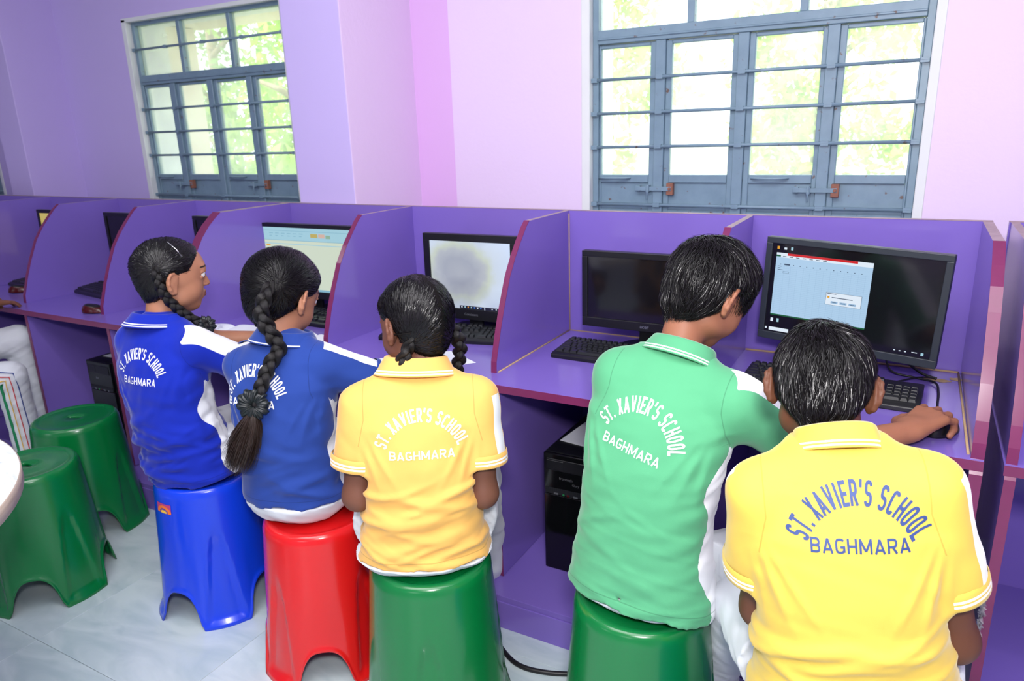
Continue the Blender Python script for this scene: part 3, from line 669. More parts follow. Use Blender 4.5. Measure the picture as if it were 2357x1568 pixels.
def tree(label, x, y, h, cw, n, m, seed):
    r = np.random.default_rng(seed); root = empty('tree', (x, y, -.4), 0, label, 'tree', 'leafy trees outside the windows')
    b = MB(); b.tube([(0, 0, 0), (.06, .02, h*.3), (-.04, .05, h*.6), (.05, 0, h*.8)], [.13, .11, .07, .04], 10)
    for k in range(7):
        a = r.uniform(0, 6.28); z = h*r.uniform(.22, .7); l = cw*r.uniform(.5, .9)
        b.tube([(0, 0, z), (math.cos(a)*l*.5, math.sin(a)*l*.5, z+l*.35), (math.cos(a)*l, math.sin(a)*l, z+l*.55)], [.05, .035, .015], 7)
    b.build('trunk', MT['bark'], root)
    cl = r.normal(0, 1, (46, 3)); cl /= np.linalg.norm(cl, axis=1)[:, None]; cl *= (r.uniform(.3, 1, 46)**.5)[:, None]
    cl = cl*np.array([cw, cw, h*.46])+np.array([0, 0, h*.56])
    c = cl[r.integers(0, 46, n)]+r.normal(0, cw*.13, (n, 3)); s = r.uniform(.035, .075, n)
    a = r.normal(0, 1, (n, 3)); a /= np.linalg.norm(a, axis=1)[:, None]; bb = np.cross(a, r.normal(0, 1, (n, 3))); bb /= np.linalg.norm(bb, axis=1)[:, None]
    V = np.stack([c-a*s[:, None]*1.3, c+bb*s[:, None]*.6, c+a*s[:, None]*1.3, c-bb*s[:, None]*.6], 1).reshape(-1, 3)
    o = mesh_np('foliage', V, np.arange(4*n).reshape(n, 4), LEAF[m], root, smooth=False); o['kind'] = 'stuff'
tree('bushy tree with a slanting bare branch beyond the window with the cream ledge', -10.3, 6.4, 5.4, 1.45, 5200, 1, 1)
tree('light green tree beyond the window with the cream ledge, nearer its middle', -6.2, 4.2, 4.4, 1.1, 4200, 0, 2)
tree('tall tree beyond the far end window of the room', -14.4, 5.2, 5.0, 1.3, 3600, 1, 3)
tree('pale sunlit tree beyond the wide window behind the boys, first from the pillar', -3.7, 6.4, 4.3, 1.1, 3600, 0, 4)
tree('pale sunlit tree beyond the wide window behind the boys, second from the pillar', -1.1, 7.2, 4.6, 1.15, 3800, 0, 5)
tree('low sunlit bush beyond the wide window behind the boys', .55, 4.4, 3.0, .6, 2400, 0, 6)
b = MB(); b.box(-30, 20, 1.0, 60, -.5, -.4); tag(b.build('ground', mat('dusty_ground', srgb(190, 190, 160), .9, vary=.2, vscale=.6)), None, None, None, 'structure')
cb = empty('window_canopy', (0, 0, 0), 0, 'cream concrete sunshade with a side fin outside the dark framed window', 'canopy')
MT['cream'] = mat('cream_render', srgb(236, 226, 196), .8, vary=.08, vscale=5)
MB().box(-4.35, -2.2, .722, 1.30, 2.16, 2.26).build('slab', MT['cream'], cb, .004, 1); MB().box(-4.40, -4.28, .722, 1.20, .2, 2.155).build('side_fin', MT['cream'], cb, .004, 1)

# crumpled clear plastic left hanging on the edge of the next desk
def plastic_wrap(label, x, y, z0, z1, seed):
    r = np.random.default_rng(seed); n, m = 26, 8; V = []
    for i in range(n+1):
        for j in range(m+1):
            z = z0+(z1-z0)*i/n; V.append((x+.004*vn1(i*1.3+seed, j)+.004*j/m, y-.006-.020*j/m*(1+.5*math.sin(i*.9+seed))+.004*vn1(i*2.1, j*1.7), z+.004*vn1(j*2.3, i)))
    F = [(i*(m+1)+j, i*(m+1)+j+1, (i+1)*(m+1)+j+1, (i+1)*(m+1)+j) for i in range(n) for j in range(m)]
    return tag(mesh_np('plastic_wrapping', V, F, MT['clear_plastic'], None, smooth=False), label, 'plastic')
def vn1(a, b): return math.sin(a*2.7+b*1.9)+.6*math.sin(a*5.1-b*3.3)
t = NT('crumpled_clear_plastic'); t.p.inputs['Base Color'].default_value = (.8, .82, .85, 1); t.p.inputs['Roughness'].default_value = .12; t.p.inputs['Alpha'].default_value = .22; MT['clear_plastic'] = t.m
plastic_wrap('crumpled clear plastic clinging to the edge of the third desk', .235, -.634, .36, .46, 2)
# ------------------------------------------------------------------ signed distance modelling for bodies and clothes
import openvdb
def v3(*a): return np.array(a, dtype=np.float64)
def unit(v): v = np.asarray(v, float); return v/np.linalg.norm(v)
def frame(R, U):
    R = unit(R); F = unit(np.cross(U, R)); U = np.cross(R, F); return np.stack([R, F, U])     # rows: right, forward, up
class SDF:
    def __init__(s, lo, hi, h):
        s.h = h; s.lo = np.array(lo, float)-3*h; n = np.ceil((np.array(hi, float)+3*h-s.lo)/h).astype(int)+1
        s.n = n; s.g = np.full(n, .06, dtype=np.float32)
        s.ax = [s.lo[i]+h*np.arange(n[i]) for i in range(3)]
    def sub(s, lo, hi, m):
        a = np.maximum(0, np.floor((np.array(lo)-m-s.lo)/s.h).astype(int)); b = np.minimum(s.n, np.ceil((np.array(hi)+m-s.lo)/s.h).astype(int)+1)
        if np.any(b <= a): return None
        return tuple(slice(i, j) for i, j in zip(a, b))
    def pts(s, sl): return (s.ax[0][sl[0]][:, None, None], s.ax[1][sl[1]][None, :, None], s.ax[2][sl[2]][None, None, :])
    def add(s, f, lo, hi, k=.01, op='u', m=.035):
        sl = s.sub(lo, hi, m)
        if sl is None: return
        d = f(*s.pts(sl)); a = s.g[sl]
        if op == 'u':
            if k > 0:
                hh = np.clip(.5+.5*(a-d)/k, 0, 1); s.g[sl] = d*hh+a*(1-hh)-k*hh*(1-hh)
            else: s.g[sl] = np.minimum(a, d)
        elif op == 's':
            d = -d
            if k > 0:
                hh = np.clip(.5-.5*(a-d)/k, 0, 1); s.g[sl] = d*hh+a*(1-hh)+k*hh*(1-hh)
            else: s.g[sl] = np.maximum(a, d)
    def cone(s, a, b, ra, rb, k=.01, op='u', flat=None, cut=None):
        a = np.array(a, float); b = np.array(b, float); ba = b-a; L2 = float(ba@ba); r = max(ra, rb)
        def f(X, Y, Z):
            px, py, pz = X-a[0], Y-a[1], Z-a[2]; t = np.clip((px*ba[0]+py*ba[1]+pz*ba[2])/L2, 0, 1)
            qx, qy, qz = px-t*ba[0], py-t*ba[1], pz-t*ba[2]
            rr = ra+(rb-ra)*t
            if flat is not None:
                fd, fs = flat; c = qx*fd[0]+qy*fd[1]+qz*fd[2]; e = (1/fs**2-1)
                d = (np.sqrt(qx*qx+qy*qy+qz*qz+e*c*c)-rr)*(.5+.5*fs)
            else: d = np.sqrt(qx*qx+qy*qy+qz*qz)-rr
            if cut is not None:
                cp, cn = cut; d = np.maximum(d, (X-cp[0])*cn[0]+(Y-cp[1])*cn[1]+(Z-cp[2])*cn[2])
            return d
        s.add(f, np.minimum(a, b)-r, np.maximum(a, b)+r, k, op)
    def ell(s, c, rad, M=None, k=.01, op='u'):
        c = np.array(c, float); rad = np.array(rad, float); M = np.eye(3) if M is None else M; R = float(rad.max())
        def f(X, Y, Z):
            px, py, pz = X-c[0], Y-c[1], Z-c[2]
            l = [px*M[i][0]+py*M[i][1]+pz*M[i][2] for i in range(3)]
            k0 = np.sqrt(sum((l[i]/rad[i])**2 for i in range(3))); k1 = np.sqrt(sum((l[i]/rad[i]**2)**2 for i in range(3)))+1e-9
            return k0*(k0-1)/k1
        s.add(f, c-R, c+R, k, op)
    def mesh(s):
        d = np.clip(s.g, -3*s.h, 3*s.h).astype(np.float32)/s.h
        gr = openvdb.FloatGrid(3.0); gr.copyFromArray(np.ascontiguousarray(d)); p, q = gr.convertToQuads(0.0)
        return p.astype(np.float64)*s.h+s.lo, q.astype(np.int64)
    def sample(s, P):
        g = (P-s.lo)/s.h; g = np.clip(g, 0, s.n-1.001); i = g.astype(int); f = g-i; o = 0
        for a in (0, 1):
            for b in (0, 1):
                for c in (0, 1):
                    w_ = (f[:, 0] if a else 1-f[:, 0])*(f[:, 1] if b else 1-f[:, 1])*(f[:, 2] if c else 1-f[:, 2])
                    o = o+w_*s.g[i[:, 0]+a, i[:, 1]+b, i[:, 2]+c]
        return o
    def grad(s, P):
        e = s.h; G = np.stack([s.sample(P+v)-s.sample(P-v) for v in np.eye(3)*e], 1); return G/(np.linalg.norm(G, axis=1)[:, None]+1e-9)
def vnoise(x, y, z, seed):
    """smooth pseudo noise from a few rotated sines, about -1..1"""
    r = np.random.default_rng(seed); o = 0
    for k in range(5):
        d = r.normal(0, 1, 3); o = o+np.sin(d[0]*x+d[1]*y+d[2]*z+r.uniform(0, 6.28)+1.3*np.sin(d[1]*x*.7+d[2]*y*.7+d[0]*z*.7))
    return o/3.2
# ------------------------------------------------------------------ skin, cloth and hair materials
def skin_mat(name, c, lip):
    t = NT(name); p = t.p; p.inputs['Roughness'].default_value = .54; p.inputs['Subsurface Weight'].default_value = .12
    p.inputs['Subsurface Radius'].default_value = (.5, .25, .15); p.inputs['Subsurface Scale'].default_value = .012; p.inputs['Specular IOR Level'].default_value = .35
    nz = t.noise(14, 4); base = t.mix(nz, tuple(x*.84 for x in c[:3])+(1,), tuple(min(1, x*1.12) for x in c[:3])+(1,))
    sm = lambda a: t.math('SMOOTH_MIN', t.math('MAXIMUM', t.math('MULTIPLY', t.attr(a), 500), 0), 1, .1)
    base = t.mix(sm('lip'), base, lip); base = t.mix(sm('brow'), base, (.012, .009, .008, 1))
    base = t.mix(t.math('MULTIPLY', sm('nail'), .6), base, tuple(min(1, x*1.6+.05) for x in c[:3])+(1,))
    t.l(base, p.inputs['Base Color']); t.bump(t.noise(260, 3), .12, .0006); return t.m
def cloth_mat(name, c, panel=(.80, .82, .86, 1), weave=900, seam=True):
    t = NT(name); p = t.p; p.inputs['Roughness'].default_value = .85; p.inputs['Specular IOR Level'].default_value = .2; p.inputs['Sheen Weight'].default_value = .25; p.inputs['Sheen Roughness'].default_value = .4
    nz = t.noise(7, 4); base = t.mix(nz, tuple(x*.92 for x in c[:3])+(1,), tuple(min(1, x*1.05) for x in c[:3])+(1,))
    st = t.math('GREATER_THAN', t.attr('panel'), 0.0); base = t.mix(st, base, panel)
    if seam:
        sa = t.math('LESS_THAN', t.math('ABSOLUTE', t.attr('seam')), .0011); base = t.mix(t.math('MULTIPLY', sa, .38), base, tuple(x*.3 for x in c[:3])+(1,))
    t.l(base, p.inputs['Base Color'])
    wv = t.n('ShaderNodeTexNoise'); wv.inputs['Scale'].default_value = weave; t.l(t.coord((1, 1, 1)), wv.inputs['Vector'])
    t.bump(wv.outputs['Fac'], .22, .0008); return t.m
def hair_mat(name, c=(.012, .010, .010, 1), rough=.34, strand=False):
    t = NT(name); p = t.p; p.inputs['Base Color'].default_value = c; p.inputs['Roughness'].default_value = rough; p.inputs['Specular IOR Level'].default_value = .36 if strand else .12
    if not strand:
        t.bump(t.noise(60, 4, t.coord((1, 1, .2))), .5, .002)
    return t.m
def braid_mat():
    t = NT('braid_hair'); p = t.p; p.inputs['Base Color'].default_value = (.006, .005, .005, 1); p.inputs['Roughness'].default_value = .34; p.inputs['Specular IOR Level'].default_value = .40
    cb = t.n('ShaderNodeCombineXYZ'); t.l(t.math('MULTIPLY', t.attr('u'), 46), cb.inputs[0]); t.l(t.math('MULTIPLY', t.attr('v'), 3), cb.inputs[1])
    nz = t.n('ShaderNodeTexNoise'); nz.inputs['Scale'].default_value = 1; nz.inputs['Detail'].default_value = 3; t.l(cb.outputs[0], nz.inputs['Vector'])
    t.bump(nz.outputs['Fac'], .9, .0016); return t.m
MT['hair_cap'] = hair_mat('hair_under', (.006, .005, .005, 1), rough=.6); MT['hair'] = hair_mat('hair_strands', (.004, .0035, .004, 1), .27, True); MT['hair_brown'] = hair_mat('hair_brown_tip', (.03, .018, .014, 1), .4, True); MT['braid'] = braid_mat()
MT['eye'] = mat('eye_white', srgb(225, 220, 215), .15); MT['iris'] = mat('iris_dark', srgb(30, 18, 12), .1)
MT['white_cloth'] = cloth_mat('white_trouser_cloth', (.66, .69, .74, 1), seam=False); MT['undershirt'] = MT['white_cloth']
MT['shoe'] = mat('black_shoe', srgb(20, 20, 22), .35); MT['silver'] = mat('silver_clip', srgb(210, 210, 215), .2, metal=.9)
MT['stripe_white'] = cloth_mat('white_knit', (.86, .87, .88, 1), seam=False); MT['satin'] = mat('dark_satin', srgb(18, 26, 28), .38, bump=.3, bscale=40)
# ------------------------------------------------------------------ body building
def hand_sdf(G, wrist, d, pn, side, curl=.6, spread=.10, s=1.0, nails=None):
    """wrist point, direction of the fingers, back-of-hand normal, side +1 right hand / -1 left"""
    d = unit(d); pn = unit(pn-np.dot(pn, d)*d); lat = np.cross(d, pn)*side      # lat points to the little finger side... thumb at -lat
    w = np.array(wrist, float)
    pc = w+d*.042*s
    G.cone(w, w+d*.02*s, .021*s, .022*s, .012, flat=(pn, .78))
    for o, l in ((-.026, .078), (-.009, .083), (.009, .080), (.025, .072)):
        G.cone(w+d*.012*s+lat*o*.5*s, w+d*l*s+lat*o*s, .0135*s, .0098*s, .012, flat=(pn, .95))
    tips = []
    for i, (o, l0, fl, r) in enumerate(((-.027, .078, .064, .0079), (-.009, .083, .071, .0081), (.009, .080, .067, .0078), (.026, .072, .053, .0070))):
        p = w+d*l0*s+lat*o*s; dd = unit(d+lat*(o/.027)*spread); c = curl*(.9+.12*i)
        a = .35*c; segs = (.44, .31, .27)
        for j, q in enumerate(segs):
            v = dd*math.cos(a)-pn*math.sin(a); p2 = p+v*fl*q*s
            G.cone(p, p2, r*s*(1-.06*j), r*s*(1-.06*(j+1)), .0035); p = p2; a += (.95 if j == 0 else .55)*c
        tips.append((p, v, pn))
    t0 = w+d*.018*s-lat*.020*s-pn*.004*s; t1 = t0+(d*.55-lat*.60-pn*.25)*.042*s; t2 = t1+(d*.85-lat*.22-pn*.25)*.030*s; t3 = t2+(d*.95-pn*.25)*.024*s
    G.cone(t0, t1, .0145*s, .0105*s, .010); G.cone(t1, t2, .0102*s, .009*s, .004); G.cone(t2, t3, .009*s, .0078*s, .004)
    return tips
def head_sdf(G, c, M, s=1.0, detail=True):
    """M rows: right, forward, up of the head"""
    def W(x, y, z): return c+(M[0]*x+M[1]*y+M[2]*z)*s
    def Ee(p, r, k=.01, op='u', MM=None): G.ell(W(*p), np.array(r)*s, M if MM is None else MM, k, op)
    Ee((0, -.006, .020), (.0725, .092, .082)); Ee((0, .030, -.005), (.066, .062, .075), .02)
    Ee((0, .034, -.050), (.054, .052, .060), .02); Ee((0, .062, -.088), (.022, .020, .018), .025)
    for sx in (-1, 1):
        Ee((sx*.034, .052, -.040), (.026, .028, .030), .018); Ee((sx*.045, .012, -.062), (.020, .030, .024), .02)
    G.cone(W(-.030, .083, .026), W(.030, .083, .026), .012*s, .012*s, .014)
    if detail:
        for sx in (-1, 1):
            Ee((sx*.031, .099, .006), (.017, .012, .011), .008, 's')
            
            G.cone(W(sx*.017, .0885, .0145), W(sx*.032, .0910, .0160), .0036*s, .0036*s, .005); G.cone(W(sx*.032, .0910, .0160), W(sx*.046, .081, .0135), .0036*s, .0034*s, .005)
            G.cone(W(sx*.017, .0885, -.002), W(sx*.044, .081, -.002), .0034*s, .0032*s, .005)
        Ee((0, .046, .036), (.050, .044, .044), .02); G.cone(W(0, .090, .008), W(0, .1045, -.026), .0062*s, .0088*s, .009)
        for sx in (-1, 1): Ee((sx*.010, .0965, -.0285), (.0068, .0085, .0060), .005)
        Ee((0, .082, -.056), (.025, .014, .018), .012)
        for z, r in ((-.0525, .0056), (-.0615, .0062)):
            G.cone(W(-.016, .0905, z), W(0, .0960, z+.0005), r*.5*s, r*.9*s, .003); G.cone(W(.016, .0905, z), W(0, .0960, z+.0005), r*.5*s, r*.9*s, .003)
        G.cone(W(-.018, .0975, -.0570), W(.018, .0975, -.0570), .0012*s, .0012*s, .002, 's')
    # ears
    for sx in (-1, 1):
        tilt = .38; o = W(sx*.0740, -.010, -.016)
        out = unit(M[0]*sx*math.cos(.5)+M[1]*math.sin(.5)); fw = unit(M[1]*math.cos(.5)-M[0]*sx*math.sin(.5)); ER = np.stack([out, fw, M[2]])
        P = lambda a, b, q=0: o+out*q*s+fw*a*s+M[2]*b*s
        loop = [(.012, .006), (.013, .022), (.004, .032), (-.008, .031), (-.0165, .021), (-.018, .004), (-.012, -.012), (-.003, -.023), (.007, -.024), (.009, -.014)]
        lp = [P(a-.10*b*0, b, .0075+.0050*max(0, -a/.018)) for a, b in loop]
        G.ell(P(-.0035, .004, .0060), np.array((.0052, .0165, .029))*s, np.stack([unit(out-fw*.25), unit(fw+out*.25), M[2]]), .006)
        for i in range(len(lp)-1): G.cone(lp[i], lp[i+1], (.0036 if i < 6 else .0048)*s, (.0036 if i+1 < 6 else .0048)*s, .004)
        G.ell(P(.004, -.002, .0165), np.array((.0070, .0070, .012))*s, ER, .004, 's'); G.ell(P(.004, 0, .002), np.array((.010, .010, .022))*s, ER, .008)
        G.cone(P(-.006, .02, .008), P(-.008, -.004, .009), .0032*s, .0030*s, .004)
def torso_fn(sp):
    """returns local(P)->(x,y,t) arrays with the torso's rounded-section field"""
    p0, p1 = v3(*sp['pel']), v3(*sp['neck']); U = unit(p1-p0); L = np.linalg.norm(p1-p0)
    R0 = v3(*sp['shR'])-v3(*sp['shL']); R0 = unit(R0-np.dot(R0, U)*U); Rh = unit(v3(*sp.get('hipR', R0))); Rh = unit(Rh-np.dot(Rh, U)*U)
    bow = sp.get('bow', .03); side = sp.get('side', 0.0)
    def loc(X, Y, Z):
        px, py, pz = X-p0[0], Y-p0[1], Z-p0[2]; t = (px*U[0]+py*U[1]+pz*U[2])/L
        tc = np.clip(t, 0, 1); w_ = sstep(.1, .75, tc)
        Rx, Ry, Rz = [Rh[i]+(R0[i]-Rh[i])*w_ for i in range(3)]; n = np.sqrt(Rx*Rx+Ry*Ry+Rz*Rz); Rx, Ry, Rz = Rx/n, Ry/n, Rz/n
        Fx, Fy, Fz = U[1]*Rz-U[2]*Ry, U[2]*Rx-U[0]*Rz, U[0]*Ry-U[1]*Rx
        b = np.sin(np.pi*np.clip(t, 0, 1.1))
        x = px*Rx+py*Ry+pz*Rz-side*b; y = px*Fx+py*Fy+pz*Fz+bow*b
        return x, y, t
    return loc, p0, U, L, R0
HW = ([-.35, -.12, .0, .18, .35, .55, .75, .90, 1.0, 1.1], [.150, .158, .158, .142, .132, .140, .152, .128, .072, .055])
HD = ([-.35, -.12, .0, .18, .35, .55, .75, .90, 1.0, 1.1], [.125, .130, .120, .105, .100, .100, .094, .078, .060, .050])
def build_shirt(name, sp, m_body, m_white, parent, h=.005):
    loc, p0, U, L, R0 = torso_fn(sp); F0 = unit(np.cross(U, R0)); sc = sp.get('girth', 1.0); hem = sp.get('hem', -.14); flare = sp.get('flare', 0)
    pts = [v3(*sp[k]) for k in ('pel', 'neck', 'shL', 'shR', 'elL', 'elR')]; lo = np.min(pts, 0)-.20; hi = np.max(pts, 0)+.16
    lo[2] = min(lo[2], p0[2]-.12)
    G = SDF(lo, hi, h); hw = sp.get('hw', {}); W_ = np.array(HW[1])*sc; Dd = np.array(HD[1])*sp.get('depth', sc)
    for i, v in hw.items(): W_[i] *= v
    seed = sp['seed']; rr = np.random.default_rng(seed); folds = []
    for k in range(sp.get('nfold', 12)):
        sgn = rr.choice([-1, 1]); folds.append((rr.uniform(-.05, .42), sgn*rr.uniform(.15, .9), rr.uniform(-2.5, 2.5), rr.uniform(.007, .014), rr.uniform(.4, 1.0)*sp.get('fold', .005), rr.uniform(-.09, .09), rr.uniform(.04, .10), rr.choice([-1, 1], p=[.25, .75])))
    def torso(X, Y, Z):
        x, y, t = loc(X, Y, Z); a = np.interp(t, HW[0], W_)+flare*np.clip((.05-t)/.25, 0, 1); b = np.interp(t, HD[0], Dd)+flare*.5*np.clip((.05-t)/.25, 0, 1)
        n = 2.35; q = (np.abs(x/a)**n+np.abs(y/b)**n)**(1/n); d = (q-1)*np.minimum(a, b)*(.6+.4*np.minimum(1, np.abs(y/b)))
        z = t*L; w_ = 0
        for (t0, sl, cu, sg, am, xc, xw, fb) in folds:
            zl = t0*L+sl*(x-xc)*.5+cu*(x-xc)**2; w_ = w_+am*np.exp(-((z-zl)/sg)**2)*np.exp(-((x-xc)/xw)**2)*(np.where(y*fb < .03, 1, .0) if fb > 0 else 1)
        ax_ = np.abs(x); zq = z-.66*L
        for (o_, k_, a_m) in ((.120, .30, 1.0), (.098, .55, .8), (.138, .10, .7)): w_ = w_+sp.get('pit', .0045)*a_m*np.exp(-((ax_-(o_+k_*zq))/.0075)**2)*np.exp(-((zq+.03)/.055)**2)*sstep(.04, -.02, y)
        wav = sp.get('wave', .0015)*vnoise(x*38, y*38, z*60, seed)+sp.get('wave', .0015)*.8*vnoise(x*16, y*16, z*110, seed+1)*sstep(.65, .15, t)
        st = (z-hem)*1.0; hemw = .004*np.sin(x*55+seed)
        w_ = .014*np.tanh(w_/.014); d = np.maximum(d-w_-wav, -(st+hemw)*.9); d = np.maximum(d, (t-1.02)*L)
        return d
    G.add(torso, lo, hi, 0, 'u', .0)
    nk, sL, sR, eL, eR = [v3(*sp[k]) for k in ('neck', 'shL', 'shR', 'elL', 'elR')]
    rs = sp.get('rsh', .050)*sc
    G.cone(nk-U*.012, sL-U*.008, .042*sc, rs*.92, .03); G.cone(nk-U*.012, sR-U*.008, .042*sc, rs*.92, .03)
    cuffs = []
    for S_, E_ in ((sL, eL), (sR, eR)):
        A = unit(E_-S_); La = np.linalg.norm(E_-S_); sl = (sp.get('sleeve', .72) if S_ is sL else sp.get('sleeveR', sp.get('sleeve', .72)))*La; rc = sp.get('rcuff', .060)*sc; a0 = S_-U*.012
        c0 = S_+A*sl; r0 = rs*1.02
        sd = rr.integers(1, 99)
        def sleeve(X, Y, Z, S_=S_, A=A, La=La, c0=c0, r0=r0, rc=rc, sl=sl, sd=sd):
            px, py, pz = X-S_[0], Y-S_[1], Z-S_[2]; t = px*A[0]+py*A[1]+pz*A[2]; tc = np.clip(t, 0, None)
            q = np.sqrt((px-tc*A[0])**2+(py-tc*A[1])**2+(pz-tc*A[2])**2); r = r0+(rc-r0)*np.clip(t/sl, 0, 1)
            w_ = .0022*vnoise(px*30, py*30, pz*45, sd)*sp.get('slwave', 1.0)
            return np.maximum(q-r-w_, t-sl)
        G.add(sleeve, np.minimum(S_, c0)-.08, np.maximum(S_, c0)+.08, sp.get('ksl', .022))
        G.cone(c0-A*.012, c0+A*.02, rc-.009, rc-.006, .001, 's')
        cuffs.append((S_, A, c0, rc, sl))
    # the hollow under the hem
    def hollow(X, Y, Z):
        x, y, t = loc(X, Y, Z); a = np.interp(t, HW[0], W_)-.006+flare*np.clip((.05-t)/.25, 0, 1); b = np.interp(t, HD[0], Dd)-.006+flare*.5*np.clip((.05-t)/.25, 0, 1)
        q = np.sqrt((x/a)**2+(y/b)**2); d = (q-1)*np.minimum(a, b); return np.maximum(d, t*L-hem-.03)
    G.add(hollow, p0-.22, p0+.22, 0, 's')
    V, Fc = G.mesh()
    # attributes: the white panels and the seams
    x, y, t = loc(V[:, 0], V[:, 1], V[:, 2]); z = t*L; pan = np.full(len(V), -1.0); seam = np.full(len(V), 1.0)
    a_ = np.interp(t, HW[0], W_)
    if sp.get('sidepanel') is not None:
        y0, y1, am = sp['sidepanel']; yl = y0+am*np.sin(z*2*np.pi/.17+1.0+seed)
        pan = np.where((np.abs(x) > a_*.55) & (t < .72), np.minimum(y-yl, y1-y), pan)
        seam = np.minimum(np.abs(seam), np.where((np.abs(x) > a_*.5) & (t < .72), np.abs(y-yl), 1))
    for k, (S_, A, c0, rc, sl) in enumerate(cuffs):
        P = V-S_; tt = P@A; sidev = (1 if k else -1)
        o = v3(*sp['panR'][0]) if k else v3(*sp['panL'][0]); pr = sp['panR'] if k else sp['panL']
        o = unit(o-np.dot(o, A)*A); lat = np.cross(A, o); q = P-np.outer(tt, A); rad = np.linalg.norm(q, axis=1)
        ang = np.arctan2(q@lat, q@o)*np.maximum(rad, .03)
        wd = pr[1]+(pr[2]-pr[1])*np.clip(tt/sl, 0, 1); x1 = (P@R0)*sidev
        on = (rad < .085) & (tt < sl+.01) & ((x1 > -.075))
        pv = np.minimum(wd-np.abs(ang), tt-pr[3])
        pan = np.where(on, np.maximum(np.where(np.abs(ang) < .09, pv, -1), np.where(rad < .085, -1, pan)) if False else np.where(tt > pr[3]-.03, np.maximum(pv, -1), pan), pan)
        zseam = x1+.006-.25*np.clip(-(P@U)-.02, 0, 1); seam = np.where((np.abs(zseam) < .02) & (P@U < .06) & (P@U > -.085), zseam, seam)
    hs = z-hem-.022; seam = np.where(np.abs(hs) < .01, hs, seam)
    o = mesh_np(name, V, Fc, m_body, parent, attrs={'panel': pan, 'seam': seam})
    # ribbed cuffs with two white stripes
    for S_, A, c0, rc, sl in cuffs:
        n = 40; a = unit(np.cross(A, v3(.3, .2, 1))); b = np.cross(A, a); VV = []; FF = []; mi = []
        prof = [(-.030, .0020), (-.026, .0042), (-.019, .0046), (-.0145, .0046), (-.0115, .0046), (-.007, .0046), (-.0005, .0042), (.0015, .0018), (.0, -.002), (-.02, -.003)]
        wob = 1+.025*np.sin(np.arange(n)*2*np.pi/n*3+sl*70)
        for (dt, dr) in prof:
            for j in range(n):
                th = 2*np.pi*j/n; VV.append(c0+A*dt+(a*math.cos(th)+b*math.sin(th))*(rc+dr)*wob[j])
        whites = sp.get('cuffwhite', (2, 4))
        for i in range(len(prof)-1):
            for j in range(n): FF.append((i*n+j, i*n+(j+1) % n, (i+1)*n+(j+1) % n, (i+1)*n+j)); mi.append(1 if i in whites else 0)
        mesh_np('sleeve_cuff', VV, FF, [m_body, m_white], o, mi=mi, attrs={'panel': np.full(len(VV), -1.0), 'seam': np.full(len(VV), 1.0)})
    # folded collar
    ax = unit(v3(*sp.get('colax', U))); cR = unit(R0-np.dot(R0, ax)*ax); cF = np.cross(ax, cR); cc = nk+ax*sp.get('colz', .0)+cF*sp.get('coly', .0)+cR*sp.get('colx', .0)
    cs = sp.get('colr', 1.0); rin, hh, rout, dz = .054*cs, sp.get('colh', .034), sp.get('colout', .078)*cs, sp.get('coldrop', .008)
    n = 64; VV = []; FF = []; mi = []
    prof = [(rin, -.012), (rin+.001, hh*.6), (rin+.003, hh*.92), (rin+.006, hh), (rin+.010, hh*.9)]
    for q in (.2, .45, .6, .68, .76, .84, .92, 1.0): prof.append((rin+.010+(rout-rin-.010)*q**1.15, hh*.9+(-dz-hh*.9)*q))
    prof.append((rout-.003, -dz-.001)); prof.append((rin+.012, hh*.3))
    for (r, z) in prof:
        for j in range(n+1):
            th = -2.75+5.5*j/n; k = math.cos(th/2)**2
            pr = 1.0+.05*math.sin(th*2+seed); drop = .010*(abs(th)/2.75)**2*(1 if r > rin+.02 else 0)
            VV.append(cc+(cR*math.sin(th)*1.10-cF*math.cos(th))*r*pr+ax*(z-drop+.003*math.sin(th*1.5+seed)))
    for i in range(len(prof)-1):
        for j in range(n): FF.append((i*(n+1)+j+1, i*(n+1)+j, (i+1)*(n+1)+j, (i+1)*(n+1)+j+1)); mi.append(1 if i in sp.get('colwhite', (8, 10)) else 0)
    mesh_np('collar', VV, FF, [m_body, m_white], o, mi=mi, attrs={'panel': np.full(len(VV), -1.0), 'seam': np.full(len(VV), 1.0)})
    return o, G, (loc, p0, U, L, R0, F0)
